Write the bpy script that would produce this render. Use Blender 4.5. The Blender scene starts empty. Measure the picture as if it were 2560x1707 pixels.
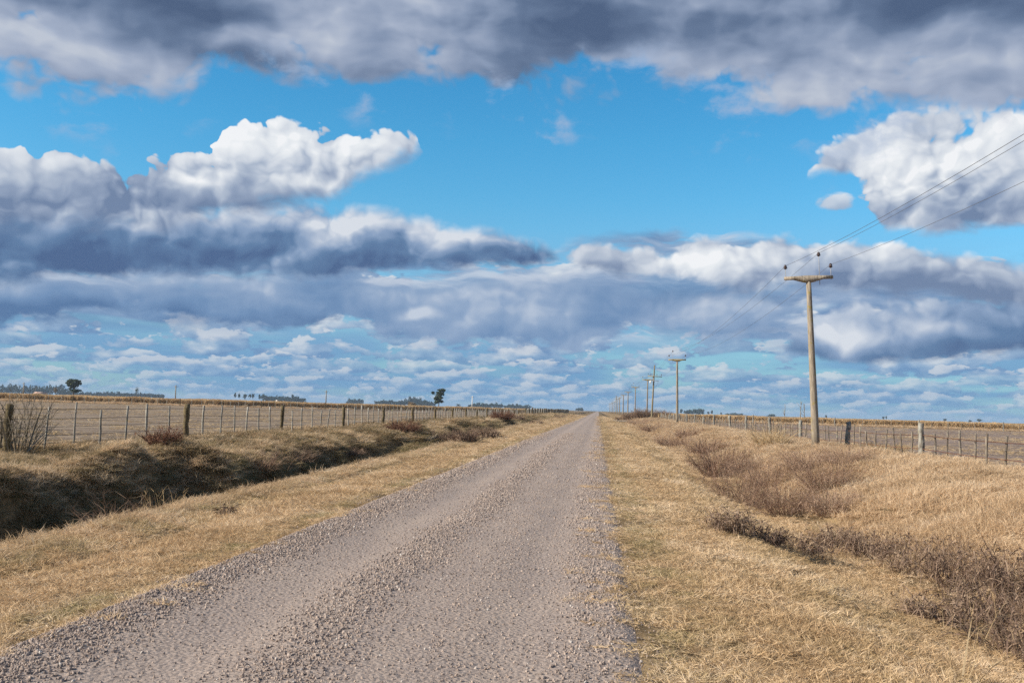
import bpy, math, random
import numpy as np
from mathutils import Matrix, Vector
SC = bpy.context.scene
COL = SC.collection
# ------------------------------------------------------------------ camera
F_PX, CX, CY = 2489.0, 1280.0, 853.5          # 35 mm lens on a full frame, photo pixels
VPX, VPY, TILT = 1496.0, 1027.0, 0.0293       # where the road meets the horizon, slope of the horizon
EYE = 1.65
def _n(v): return v / np.linalg.norm(v)
_fwd = _n(np.array([VPX - CX, -(VPY - CY), F_PX]))            # road direction seen by the camera (right, up, forward)
_h2 = _n(np.array([VPX - CX - 400, -(VPY - 400 * TILT - CY), F_PX]))
_up = _n(np.cross(_fwd, _h2)); _up = _up if _up[1] > 0 else -_up
_rt = np.cross(_fwd, _up); _rt = _rt if _rt[0] > 0 else -_rt
R_CW = np.array([_rt, _fwd, _up])              # camera coords -> world coords
CAM = np.array([0.0, 0.0, EYE])
def ray(px, py):
    return R_CW @ _n(np.array([px - CX, -(py - CY), F_PX]))
def azv(px, py):
    d = ray(px, py); return math.atan2(d[0], d[1]), d[2] / math.hypot(d[0], d[1])
def project(p):
    c = R_CW.T @ (np.asarray(p, float) - CAM); return CX + c[0] / c[2] * F_PX, CY - c[1] / c[2] * F_PX
cam = bpy.data.cameras.new("camera"); cam.lens = 35.0; cam.sensor_width = 36.0
cam.clip_start = 0.1; cam.clip_end = 20000
co = bpy.data.objects.new("camera", cam); COL.objects.link(co); SC.camera = co
Rm = np.stack([R_CW[:, 0], R_CW[:, 1], -R_CW[:, 2]], 1)
co.matrix_world = Matrix([[*Rm[0], 0], [*Rm[1], 0], [*Rm[2], EYE], [0, 0, 0, 1]])
# ------------------------------------------------------------------ light
SUN_AZ, SUN_EL = math.radians(70), math.radians(30)      # azimuth counted from straight behind towards the left
sdir = Vector((-math.sin(SUN_AZ) * math.cos(SUN_EL), -math.cos(SUN_AZ) * math.cos(SUN_EL), math.sin(SUN_EL)))
sl = bpy.data.lights.new("sun", 'SUN'); sl.energy = 5.0; sl.angle = math.radians(0.53); sl.color = (1.0, 0.92, 0.80)
so = bpy.data.objects.new("sun", sl); COL.objects.link(so)
so.rotation_euler = (-sdir).to_track_quat('-Z', 'Y').to_euler()
SC.view_settings.view_transform = 'Standard'; SC.view_settings.look = 'None'
SC.view_settings.exposure = 0.42; SC.view_settings.gamma = 1.0
SC.view_settings.use_curve_mapping = False
SC.cycles.max_bounces = 5; SC.cycles.diffuse_bounces = 2; SC.cycles.transparent_max_bounces = 8
SC.cycles.use_denoising = False

class NT:
    """small helper for wiring node trees"""
    def __init__(s, tree): s.t = tree; s.n = tree.nodes; s.l = tree.links
    def new(s, typ, **kw):
        n = s.n.new(typ)
        for k, v in kw.items(): setattr(n, k, v)
        return n
    def put(s, sock, v):
        if v is None: return
        if isinstance(v, bpy.types.NodeSocket): s.l.new(v, sock)
        elif isinstance(v, (tuple, list)) and len(v) == 3 and sock.type == 'RGBA': sock.default_value = (*v, 1)
        else: sock.default_value = v
    def m(s, op, a, b=None, c=None, clamp=False):
        n = s.new('ShaderNodeMath', operation=op, use_clamp=clamp)
        for i, v in enumerate((a, b, c)): s.put(n.inputs[i], v)
        return n.outputs[0]
    def vm(s, op, a, b=None, scale=None, out=0):
        n = s.new('ShaderNodeVectorMath', operation=op)
        s.put(n.inputs[0], a); s.put(n.inputs[1], b)
        if scale is not None: s.put(n.inputs['Scale'], scale)
        return n.outputs[out]
    def xyz(s, x, y, z=0.0):
        n = s.new('ShaderNodeCombineXYZ')
        for i, v in enumerate((x, y, z)): s.put(n.inputs[i], v)
        return n.outputs[0]
    def sep(s, v):
        n = s.new('ShaderNodeSeparateXYZ'); s.put(n.inputs[0], v); return n.outputs
    def noise(s, vec, scale=1.0, detail=4, rough=0.5, lac=2.0, dist=0.0, dim='2D', out=0, w=None):
        n = s.new('ShaderNodeTexNoise', noise_dimensions=dim)
        if vec is not None and dim != '1D': s.put(n.inputs['Vector'], vec)
        if w is not None: s.put(n.inputs['W'], w)
        s.put(n.inputs['Scale'], scale); s.put(n.inputs['Detail'], detail); s.put(n.inputs['Roughness'], rough)
        s.put(n.inputs['Lacunarity'], lac); s.put(n.inputs['Distortion'], dist)
        return n.outputs[out]
    def voro(s, vec, scale=1.0, feature='F1', dim='2D', smooth=None, detail=0, rough=0.5, out=0, rand=1.0):
        n = s.new('ShaderNodeTexVoronoi', voronoi_dimensions=dim, feature=feature)
        s.put(n.inputs['Vector'], vec); s.put(n.inputs['Scale'], scale); s.put(n.inputs['Randomness'], rand)
        if smooth is not None: s.put(n.inputs['Smoothness'], smooth)
        if 'Detail' in n.inputs: s.put(n.inputs['Detail'], detail); s.put(n.inputs['Roughness'], rough)
        return n.outputs[out]
    def mix(s, f, a, b, blend='MIX'):
        n = s.new('ShaderNodeMix', data_type='RGBA', blend_type=blend, clamp_factor=True)
        s.put(n.inputs[0], f); s.put(n.inputs[6], a); s.put(n.inputs[7], b)
        return n.outputs[2]
    def mixf(s, f, a, b):
        n = s.new('ShaderNodeMix', data_type='FLOAT', clamp_factor=True)
        s.put(n.inputs[0], f); s.put(n.inputs[2], a); s.put(n.inputs[3], b)
        return n.outputs[0]
    def ss(s, v, a, b, lo=0.0, hi=1.0, lin=False):
        n = s.new('ShaderNodeMapRange', interpolation_type='LINEAR' if lin else 'SMOOTHSTEP', clamp=True)
        for i, x in enumerate((v, a, b, lo, hi)): s.put(n.inputs[i], x)
        return n.outputs[0]
    def ramp(s, f, stops, interp='LINEAR'):
        n = s.new('ShaderNodeValToRGB'); cr = n.color_ramp; cr.interpolation = interp
        while len(cr.elements) > 1: cr.elements.remove(cr.elements[-1])
        cr.elements[0].position = stops[0][0]; cr.elements[0].color = (*stops[0][1], 1)
        for p, c in stops[1:]:
            e = cr.elements.new(p); e.color = (*c, 1)
        s.put(n.inputs[0], f); return n.outputs[0]
    def curve(s, x, pts):
        n = s.new('ShaderNodeFloatCurve'); c = n.mapping.curves[0]
        n.mapping.use_clip = False
        pts = sorted(pts)
        while len(c.points) < len(pts): c.points.new(0.5, 0.5)
        for p, (a, b) in zip(c.points, pts): p.location = (a, b); p.handle_type = 'AUTO_CLAMPED'
        n.mapping.update()
        s.put(n.inputs['Value'], x); return n.outputs[0]
def lin(r, g, b):
    f = lambda c: (c / 255 / 12.92) if c / 255 <= 0.04045 else ((c / 255 + 0.055) / 1.055) ** 2.4
    return (f(r), f(g), f(b))
# ------------------------------------------------------------------ sky
EXPO = 0.42; HAZE = 0.00010
SKY_STRENGTH = 0.1
def build_sky():
    w = bpy.data.worlds.new("World"); SC.world = w; w.use_nodes = True
    T = NT(w.node_tree); T.n.clear()
    sky = T.new('ShaderNodeTexSky', sky_type='NISHITA'); sky.sun_disc = False
    sky.sun_elevation = SUN_EL
    sky.sun_rotation = math.atan2(sdir.x, sdir.y)
    sky.altitude = 200; sky.air_density = 1.0; sky.dust_density = 0.4; sky.ozone_density = 3.0
    geo = T.new('ShaderNodeNewGeometry')
    d = T.vm('NORMALIZE', geo.outputs['Incoming'])
    d = T.vm('SCALE', d, scale=-1.0)
    x, y, z = T.sep(d)
    az = T.m('ARCTAN2', x, y)
    hor = T.m('SQRT', T.m('ADD', T.m('MULTIPLY', x, x), T.m('MULTIPLY', y, y)))
    v = T.m('DIVIDE', z, T.m('MAXIMUM', hor, 0.02))
    v = T.m('MINIMUM', v, 6.0)
    tint = T.ramp(T.m('MULTIPLY', v, 2.2), [(0.0, (0.95, 0.95, 0.85)), (0.25, (0.86, 1.0, 0.93)), (0.6, (0.52, 1.0, 1.0)), (0.95, (0.30, 0.90, 1.0))])
    base = T.mix(1.0, sky.outputs[0], SKY_TINT, 'MULTIPLY')
    base = T.mix(1.0, base, tint, 'MULTIPLY')
    AZ0, AZ1, V1 = math.radians(-36), math.radians(32), 0.5
    ax = T.ss(az, AZ0, AZ1, lin=True)
    # shared noise fields
    P = T.xyz(az, v, 0.0)
    warp = T.noise(P, 9.0, 3, 0.5, out=1)
    warp = T.vm('SUBTRACT', warp, (0.5, 0.5, 0.5))
    PW = T.vm('ADD', P, T.vm('SCALE', warp, scale=0.035))
    LD = (-0.0065, 0.0085, 0.0)                    # towards the sun, up and to the left
    def domes(p, sc, det):                         # rounded lobes with sharp creases between them
        d_ = T.voro(p, sc, 'F1', detail=det, rough=0.58, rand=0.9)
        return T.m('MULTIPLY', T.m('MULTIPLY', d_, d_), -1.0)
    w2 = T.vm('SUBTRACT', T.noise(P, 34.0, 2, 0.5, out=1), (0.5, 0.5, 0.5))
    PD = T.vm('MULTIPLY', T.vm('ADD', PW, T.vm('SCALE', w2, scale=0.016)), (1, 1.12, 1))
    D0 = domes(PD, 15.0, 3.0); D1 = domes(T.vm('ADD', PD, (-0.0075, 0.0085, 0)), 15.0, 2.0)
    lump = T.noise(PW, 13.0, 5, 0.5)
    B0 = T.m('ADD', T.m('MULTIPLY', lump, 0.7), T.m('MULTIPLY', D0, 0.55))
    la_ = T.noise(PW, 9.0, 2, 0.4); lb_ = T.noise(T.vm('ADD', PW, (-0.010, 0.012, 0)), 9.0, 2, 0.4)
    relief = T.m('ADD', T.m('MULTIPLY', T.m('SUBTRACT', D0, D1), 0.17), T.m('MULTIPLY', T.m('SUBTRACT', la_, lb_), 0.75))
    soft = T.noise(T.vm('MULTIPLY', PW, (1, 2.0, 1)), 5.0, 8, 0.52)
    softb = T.noise(T.vm('MULTIPLY', T.vm('ADD', PW, (-.010, .014, 0)), (1, 2.0, 1)), 5.0, 4, 0.48)
    softc = T.noise(T.vm('MULTIPLY', PW, (1, 2.0, 1)), 5.0, 4, 0.48)
    srel = T.m('MULTIPLY', T.m('SUBTRACT', softc, softb), 0.6)
    big = T.noise(T.vm('MULTIPLY', T.vm('ADD', PW, (3.1, 7.7, 0)), (1, 2.4, 1)), 3.2, 5, 0.5)
    fine = T.noise(T.vm('MULTIPLY', PW, (1, 1.8, 1)), 30.0, 6, 0.6)
    azw = T.m('ADD', az, T.m('MULTIPLY', T.m('SUBTRACT', B0, 0.22), 0.022))
    azw = T.m('ADD', azw, T.m('MULTIPLY', T.m('SUBTRACT', fine, 0.5), 0.010))
    ax = T.ss(azw, AZ0, AZ1, lin=True)
    K = 1.0 / SKY_STRENGTH / 2 ** EXPO
    def C(*c): return tuple(a * K for a in lin(*c))
    col = base
    # ---- far rows of small flat-based cumulus
    rows = [(-0.001, .007, 36, .45), (0.006, .008, 30, 0.44), (0.0135, .010, 24, 0.43), (0.022, .012, 20, 0.45), (0.031, .014, 17, 0.46), (0.042, .019, 14, 0.46), (0.056, .024, 11.5, 0.47), (0.073, .028, 9.5, 0.47), (0.093, .03, 8, .5), (0.115, .035, 6, 0.52)]
    veil = T.ss(v, 0.03, 0.22, 0.97, 0.0)
    veil = T.m('MULTIPLY', veil, T.ss(T.noise(T.vm('MULTIPLY', P, (2.2, 16, 1)), 2.0, 6, 0.55), 0.30, 0.58, 0.62, 1.0))
    hz = T.ramp(T.m('MULTIPLY', v, 5.0), [(0.0, C(108, 156, 198)), (0.2, C(112, 158, 200)), (0.6, C(126, 164, 206)), (1.0, C(136, 168, 208))])
    col = T.mix(veil, col, hz)
    for i, (vb, h, f, thr) in enumerate(reversed(rows)):
        h *= 1.25; thr -= 0.025
        wob = T.m('MULTIPLY', T.m('SUBTRACT', T.noise(None, 5 + i, 1, dim='1D', w=T.m('ADD', az, i * 3.3)), 0.5), h * 0.5)
        t = T.m('DIVIDE', T.m('SUBTRACT', T.m('SUBTRACT', v, vb), wob), h)
        q = T.xyz(T.m('ADD', az, 5.3 * i), T.m('ADD', T.m('MULTIPLY', t, 0.75 / f), i * 1.9))
        n = T.noise(q, f, 5, 0.6)
        tt = T.m('SUBTRACT', t, 0.25)
        dd = T.m('SUBTRACT', T.m('SUBTRACT', n, thr), T.m('MULTIPLY', T.m('MULTIPLY', tt, tt), 0.22))
        a = T.m('MULTIPLY', T.ss(dd, 0.0, 0.045), T.ss(t, -0.04, 0.08))
        nn = T.noise(T.vm('ADD', q, (0.25 / f * -1, 0.2 / f, 0)), f, 3, 0.6)
        sh = T.m('ADD', T.m('MULTIPLY', t, 0.8), T.m('MULTIPLY', T.m('SUBTRACT', n, nn), 2.2))
        far = T.ss(vb, 0.0, 0.09) if False else min(1, vb / 0.08)
        mixc = lambda A, B: tuple(A[k] * (1 - far) + B[k] * far for k in range(3))
        lo = mixc(C(114, 154, 196), C(110, 140, 182)); mi = mixc(C(146, 176, 206), C(156, 178, 206)); hi = mixc(C(190, 201, 214), C(232, 234, 236))
        c = T.ramp(sh, [(0.05, lo), (0.42, mi), (0.85, hi)])
        a = T.m('MULTIPLY', a, 0.62 + 0.3 * far)
        col = T.mix(a, col, c)
    # ---- placed cloud banks
    def edge(pts):
        o = []
        for (px, py) in pts:
            a, e = azv(px, py); o.append(((a - AZ0) / (AZ1 - AZ0), e / V1))
        return T.m('MULTIPLY', T.curve(ax, o), V1)
    def bank(col, top, bot, ramp, edge_t=.012, edge_b=.006, nt=.05, nb=.015, puffy=1.0, rel=3.0, srl=0.0, grad=1.0, pat=0.0, alpha=1.0, toff=0.0, hscale=None, side=None):
        te, be = edge(top), edge(bot)
        nz = T.m('ADD', T.mixf(puffy, T.m('SUBTRACT', soft, 0.5), T.m('MULTIPLY', T.m('SUBTRACT', B0, 0.22), 0.8)), T.m('MULTIPLY', T.m('SUBTRACT', fine, 0.5), 0.22))
        dt = T.m('ADD', T.m('SUBTRACT', te, v), T.m('ADD', T.m('MULTIPLY', nz, nt), 0.002))
        fz = T.m('ADD', T.m('SUBTRACT', soft, 0.5), T.m('MULTIPLY', T.m('SUBTRACT', fine, 0.5), 0.5))
        db = T.m('ADD', T.m('SUBTRACT', v, be), T.m('MULTIPLY', fz, nb))
        a = T.m('MULTIPLY', T.ss(dt, 0.0, edge_t), T.ss(db, 0.0, edge_b))
        a = T.m('MULTIPLY', a, T.ss(T.m('SUBTRACT', te, be), 0.0, 0.006))
        hh = T.m('MAXIMUM', T.m('SUBTRACT', te, be), 0.012) if hscale is None else hscale
        t = T.m('DIVIDE', T.m('SUBTRACT', v, be), hh)
        s_ = T.m('ADD', T.m('MULTIPLY', t, grad), toff)
        s_ = T.m('ADD', s_, T.m('MULTIPLY', relief, rel))
        s_ = T.m('ADD', s_, T.m('MULTIPLY', srel, srl))
        s_ = T.m('ADD', s_, T.m('MULTIPLY', T.m('SUBTRACT', big, 0.5), pat))
        if side is not None:
            for (px, py, rx, ry, amt) in side:
                a0, e0 = azv(px, py); sx, sy = rx / F_PX, ry / F_PX
                q = T.vm('MULTIPLY', T.vm('SUBTRACT', PW, (a0, e0, 0)), (1 / sx, 1 / sy, 0))
                g = T.ss(T.vm('LENGTH', q, out=1), 1.0, 0.0)
                s_ = T.m('ADD', s_, T.m('MULTIPLY', g, amt))
        if alpha != 1.0: a = T.m('MULTIPLY', a, alpha)
        return T.mix(a, col, T.ramp(s_, ramp))
    SLATE, GREYB, GREYL, PALE, WHITE = C(98, 124, 166), C(128, 148, 184), C(160, 173, 200), C(198, 205, 218), C(238, 241, 244)
    slate = [(0.0, C(80, 105, 145)), (0.35, C(98, 128, 166)), (0.62, C(138, 161, 193)), (0.85, C(186, 198, 216)), (1.0, C(216, 222, 231))]
    slate2 = [(0.0, C(90, 122, 164)), (0.35, C(114, 145, 184)), (0.7, C(145, 168, 199)), (1.0, C(194, 205, 221))]
    cum = [(0.0, C(114, 134, 166)), (0.28, C(146, 162, 188)), (0.5, C(178, 190, 208)), (0.72, C(210, 217, 227)), (0.95, C(234, 238, 242)), (1.0, C(242, 244, 247))]
    stag = [(0.0, C(80, 99, 130)), (0.3, C(103, 122, 152)), (0.55, C(136, 152, 179)), (0.8, C(165, 177, 199)), (1.0, C(190, 198, 212))]
    # soft grey layer that fills the lower sky behind the placed banks
    lay1 = T.noise(T.vm('MULTIPLY', T.vm('ADD', PW, (2.2, 5.1, 0)), (1, 5.0, 1)), 5.5, 8, 0.55)
    lay0 = T.noise(T.vm('MULTIPLY', T.vm('ADD', PW, (2.192, 5.107, 0)), (1, 5.0, 1)), 5.5, 5, 0.52)
    la = T.m('MULTIPLY', T.ss(lay1, 0.37, 0.50), T.m('MULTIPLY', T.ss(v, 0.055, 0.09), T.ss(T.m('ADD', v, T.m('MULTIPLY', T.m('SUBTRACT', soft, 0.5), 0.12)), 0.172, 0.150)))
    ls = T.m('ADD', T.m('MULTIPLY', T.m('SUBTRACT', lay1, lay0), 3.5), T.ss(lay1, 0.72, 0.42, 0.15, 0.75))
    col = T.mix(T.m('MULTIPLY', la, 0.92), col, T.ramp(ls, slate2))
    # mid band reaching right across
    col = bank(col, [(-400, 640), (0, 650), (250, 660), (500, 650), (700, 660), (1000, 672), (1300, 665), (1500, 670), (1750, 690), (2050, 740), (2600, 800), (2900, 800)],
               [(-400, 830), (0, 828), (230, 822), (450, 810), (620, 825), (860, 800), (1000, 845), (1300, 860), (1600, 850), (1850, 810), (2100, 780), (2600, 800), (2900, 800)],
               slate2, edge_t=.03, edge_b=.012, nt=.05, nb=.07, puffy=.2, rel=.9, srl=3.2, grad=.35, pat=1.1, toff=.36,
               side=[(100, 790, 900, 70, -.5), (300, 690, 300, 30, .25), (1050, 790, 90, 22, .6), (1050, 700, 500, 30, .2)])
    # right lower mass, bright on its left, slate on the right
    col = bank(col, [(-400, 1000), (1900, 900), (2020, 800), (2120, 740), (2300, 700), (2600, 640), (2900, 600)],
               [(-400, 1000), (1900, 880), (2060, 905), (2300, 915), (2450, 905), (2600, 880), (2900, 870)],
               slate, edge_t=.016, edge_b=.010, nt=.07, nb=.03, puffy=.5, rel=1.2, srl=3.0, grad=.30, pat=.8, toff=.48,
               side=[(2110, 850, 130, 60, .40), (2260, 800, 200, 60, .25), (2480, 850, 220, 70, -.2)])
    # broad cumulus right of centre
    col = bank(col, [(-400, 800), (1360, 660), (1420, 612), (1560, 590), (1680, 592), (1790, 578), (1860, 560), (2000, 578), (2200, 592), (2400, 620), (2500, 660), (2620, 680), (2900, 700)],
               [(-400, 800), (1370, 650), (1500, 702), (1650, 718), (1800, 742), (1960, 738), (2050, 750), (2300, 765), (2600, 785), (2900, 790)],
               cum, edge_t=.010, edge_b=.014, nt=.034, nb=.04, puffy=.8, rel=2.0, srl=1.8, grad=.42, pat=.6, toff=.28,
               side=[(1780, 665, 330, 80, .50), (2280, 745, 430, 60, -.32), (1470, 680, 140, 50, -.15), (2330, 650, 240, 50, .25)])
    # left middle bank
    col = bank(col, [(-400, 440), (0, 470), (300, 505), (480, 505), (560, 502), (800, 496), (1000, 522), (1150, 545), (1300, 565), (1400, 630), (1900, 760), (2900, 800)],
               [(-400, 720), (0, 722), (250, 705), (500, 690), (700, 690), (900, 690), (1200, 690), (1330, 670), (1420, 640), (1900, 740), (2900, 780)],
               slate, edge_t=.016, edge_b=.014, nt=.035, nb=.04, puffy=.6, rel=1.8, srl=2.6, grad=.60, pat=.7, toff=.18,
               side=[(680, 545, 420, 45, .4), (1130, 590, 330, 70, .30), (100, 610, 480, 120, -.42), (700, 650, 500, 40, -.12)])
    # bright left cumulus with a dark foot
    col = bank(col, [(-400, 330), (0, 352), (80, 346), (220, 358), (285, 388), (380, 365), (450, 352), (500, 355), (520, 305), (570, 282), (680, 280), (750, 305), (810, 290), (880, 314), (950, 318), (1005, 312), (1036, 335), (1046, 372), (1060, 440), (1500, 700), (2900, 700)],
               [(-400, 640), (0, 620), (300, 590), (550, 560), (780, 515), (850, 488), (900, 472), (960, 448), (1010, 420), (1040, 392), (1060, 380), (1500, 650), (2900, 690)],
               cum, edge_t=.004, edge_b=.022, nt=.036, nb=.05, puffy=1.0, rel=2.2, srl=.6, grad=.62, pat=.3, toff=.26,
               side=[(700, 370, 280, 130, .34), (930, 350, 150, 80, .24), (60, 570, 420, 120, -.5), (330, 430, 120, 60, -.3), (560, 525, 420, 50, -.45), (330, 470, 260, 40, -.2), (480, 455, 130, 22, .35), (900, 440, 110, 35, -.25)])
    # bright right cumulus
    col = bank(col, [(-400, 700), (1860, 620), (1950, 490), (1975, 420), (2030, 360), (2105, 300), (2280, 255), (2420, 240), (2620, 225), (2900, 210)],
               [(-400, 690), (1860, 560), (1950, 470), (2040, 450), (2112, 446), (2150, 540), (2195, 578), (2350, 580), (2480, 572), (2620, 585), (2900, 600)],
               cum, edge_t=.012, edge_b=.012, nt=.045, nb=.03, puffy=1.0, rel=2.3, srl=.8, grad=.50, pat=.3, toff=.38,
               side=[(2230, 420, 190, 110, .35), (2450, 530, 280, 80, -.4), (2350, 330, 240, 60, .15)])
    # small puff beside the right cumulus
    a0, e0 = azv(2085, 506)
    q = T.vm('MULTIPLY', T.vm('SUBTRACT', P, (a0, e0, 0)), (F_PX / 66, F_PX / 40, 0))
    dq = T.m('ADD', T.m('SUBTRACT', 1.0, T.vm('LENGTH', q, out=1)), T.m('MULTIPLY', T.m('ADD', T.m('SUBTRACT', B0, 0.22), T.m('SUBTRACT', fine, 0.5)), 0.9))
    sq = T.m('ADD', T.m('MULTIPLY', T.sep(q)[1], 0.28), T.m('ADD', T.m('MULTIPLY', relief, 1.5), 0.55))
    col = T.mix(T.m('MULTIPLY', T.ss(dq, 0.12, 0.5), 0.9), col, T.ramp(sq, cum))
    # great dark bank across the top
    te = edge([(-400, 150), (0, 175), (90, 215), (250, 250), (330, 258), (480, 250), (560, 226), (760, 218), (950, 222), (1050, 200), (1150, 210), (1280, 232), (1500, 255), (1650, 262), (1800, 295), (1950, 328), (2050, 330), (2150, 312), (2300, 310), (2420, 345), (2620, 385), (2900, 400)])
    nz = T.m('ADD', T.m('MULTIPLY', T.m('SUBTRACT', soft, 0.5), 0.11), T.m('MULTIPLY', T.m('SUBTRACT', B0, 0.22), 0.035))
    dd = T.m('ADD', T.m('SUBTRACT', v, te), nz)
    a = T.ss(dd, -0.004, 0.024)
    # thin out the cover overhead and behind so that the sun keeps reaching the ground
    a = T.m('MULTIPLY', a, T.ss(v, 0.62, 1.1, 1.0, 0.35))
    s_ = T.m('ADD', T.ss(dd, 0.0, 0.13, 0.70, 0.30), T.m('MULTIPLY', T.m('SUBTRACT', big, 0.5), 1.6))
    s_ = T.m('ADD', s_, T.m('MULTIPLY', srel, 3.0)); s_ = T.m('ADD', s_, T.m('MULTIPLY', relief, 0.7))
    for (px, py, rx, ry, amt) in [(250, 130, 330, 130, .35), (430, 190, 200, 70, .35), (860, 110, 330, 80, .15), (480, 30, 300, 70, -.35), (620, 95, 300, 50, .2), (1400, 60, 600, 120, -.22), (2100, 60, 700, 70, -.2), (640, 155, 240, 30, -.18), (2350, 230, 250, 60, -.15), (1700, 190, 400, 50, .1)]:
        a0, e0 = azv(px, py)
        q = T.vm('MULTIPLY', T.vm('SUBTRACT', PW, (a0, e0, 0)), (F_PX / rx, F_PX / ry, 0))
        s_ = T.m('ADD', s_, T.m('MULTIPLY', T.ss(T.vm('LENGTH', q, out=1), 1.0, 0.0), amt))
    col = T.mix(a, col, T.ramp(s_, stag))
    # thin torn wisps under the dark bank
    wz = T.noise(T.vm('MULTIPLY', T.vm('ADD', PW, (9, 2, 0)), (1, 1.7, 1)), 11.0, 8, 0.6)
    wa = T.m('MULTIPLY', T.ss(wz, 0.54, 0.74), T.m('MULTIPLY', T.ss(dd, -0.075, -0.01), T.ss(dd, 0.05, 0.0)))
    col = T.mix(T.m('MULTIPLY', wa, 0.75), col, C(166, 184, 212))
    # below the horizon
    col = T.mix(T.ss(v, -0.002, -0.03), col, C(120, 105, 80))
    bg = T.new('ShaderNodeBackground'); T.put(bg.inputs[0], col); bg.inputs[1].default_value = SKY_STRENGTH
    out = T.new('ShaderNodeOutputWorld'); T.l.new(bg.outputs[0], out.inputs[0])
    w.cycles.sampling_method = 'MANUAL'; w.cycles.sample_map_resolution = 512
SKY_TINT = tuple(k / 2 ** EXPO for k in (1.0, 1.46, 1.66))
build_sky()
# ------------------------------------------------------------------ numbers: noise, terrain
rng = np.random.default_rng(11)
def _hash(i, j, s):
    h = (i * 374761393 + j * 668265263 + s * 974634777) & 0xFFFFFFFF
    h = ((h ^ (h >> 13)) * 1274126177) & 0xFFFFFFFF
    return ((h ^ (h >> 16)) & 0xFFFF) / 65535.0
def vnoise(x, y, s=0):
    x = np.asarray(x, float); y = np.asarray(y, float)
    xi = np.floor(x).astype(np.int64); yi = np.floor(y).astype(np.int64)
    fx = x - xi; fy = y - yi; fx = fx * fx * (3 - 2 * fx); fy = fy * fy * (3 - 2 * fy)
    a = _hash(xi, yi, s); b = _hash(xi + 1, yi, s); c = _hash(xi, yi + 1, s); d = _hash(xi + 1, yi + 1, s)
    return (a + (b - a) * fx) * (1 - fy) + (c + (d - c) * fx) * fy
def fbm(x, y, s=0, o=3):
    t = 0; a = 0.5; n = 0
    for k in range(o):
        t = t + a * vnoise(np.asarray(x) * 2 ** k, np.asarray(y) * 2 ** k, s + k); n += a; a *= 0.5
    return t / n
LX = [-4000, -16, -14.6, -13.6, -12.4, -11.4, -10.8, -10.4, -9.9, -9.4, -8.8, -8.2, -7.7, -7.1, -6.4, -5.9, -5.2, -3.9]
LZ = [0.10, 0.10, 0.20, 0.20, 0.15, 0.06, -0.06, -0.40, -1.00, -1.42, -1.50, -1.20, -0.62, -0.24, -0.14, -0.13, -0.05, -0.008]
RX = [0.3, 1.2, 2.2, 3.2, 4.2, 5.2, 6.4, 7.8, 9.4, 11.4, 12.6, 14, 4000]
RZ = [-0.004, -0.03, -0.15, -0.50, -0.74, -0.66, -0.22, 0.22, 0.42, 0.27, 0.10, 0.07, 0.07]
def ss(x, a, b):
    t = np.clip((np.asarray(x, float) - a) / (b - a), 0, 1); return t * t * (3 - 2 * t)
def terrain(X, Y):
    X = np.asarray(X, float); Y = np.asarray(Y, float)
    near = 1 - ss(Y, 34, 75) * 0.6
    bank = ss(X, -15, -12.0) * (1 - ss(X, -8.8, -7.4))
    wob = (fbm(X / 8, Y / 3.6, 5, 2) - 0.5) * 2.8 + (fbm(X / 2, Y / 1.5, 9, 2) - 0.5) * 0.9
    Xl = X + wob * bank
    zl = np.interp(Xl, LX, LZ)
    zl = np.where(zl < 0, zl * near, zl)
    hum = ss(X, -15.5, -14) * (1 - ss(X, -10.6, -9.6))
    zl = zl + hum * (fbm(X / 1.5, Y / 2.0, 21, 3) - 0.48) * 0.55
    slump = ss(X, -11.6, -10.6) * (1 - ss(X, -9.6, -8.2)) * ss(fbm(X / 2.5, Y / 3.0, 29, 2), 0.50, 0.68)
    zl = zl + slump * 0.5 + ss(X, -12, -10.6) * (1 - ss(X, -8.6, -7.8)) * (fbm(X / 0.6, Y / 0.6, 31, 2) - 0.5) * 0.22
    fur = np.exp(-((X + 5.75 + 0.25 * np.sin(Y * 0.4)) / 0.24) ** 2) * (1 - ss(Y, 12.5, 15.5)) * 0.16
    fur = fur + np.exp(-((X + 6.1) / 0.35) ** 2) * ss(Y, 19, 22) * (1 - ss(Y, 27, 33)) * 0.14
    zl = zl - fur + np.exp(-((X + 6.75) / 0.45) ** 2) * 0.10 * fbm(X, Y / 3, 2)
    Xr = X + (fbm(X / 5, Y / 5, 33, 2) - 0.5) * 1.3 * ss(X, 1.0, 3.5) * (1 - ss(X, 11, 12.5))
    zr = np.interp(Xr, RX, RZ)
    zr = zr + ss(X, 4.0, 6) * (1 - ss(X, 11.6, 12.6)) * (fbm(X / 1.3, Y / 1.8, 41, 3) - 0.5) * 0.42
    mid = -0.03
    z = np.where(X < -3.9, zl, np.where(X > 0.3, zr, mid))
    vg = ss(X, 0.4, 1.2) + (1 - ss(X, -5.0, -4.2))
    z = z + vg * (fbm(X / 0.7, Y / 0.8, 77, 3) - 0.5) * 0.055
    # side track that crosses the ditches far down the road
    tr = np.exp(-((Y - 190) / 4.5) ** 4)
    z = z * (1 - tr) + tr * np.where((X > -40) & (X < 40), -0.01, z)
    return z
ROAD_X0, ROAD_X1 = -3.95, 0.42
def road_edge_l(Y): return -3.80 + (fbm(np.asarray(Y) / 1.3, 0.0, 61, 4) - 0.5) * 0.55
def road_edge_r(Y): return 0.20 + (fbm(np.asarray(Y) / 1.1, 4.0, 62, 4) - 0.5) * 0.70
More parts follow.
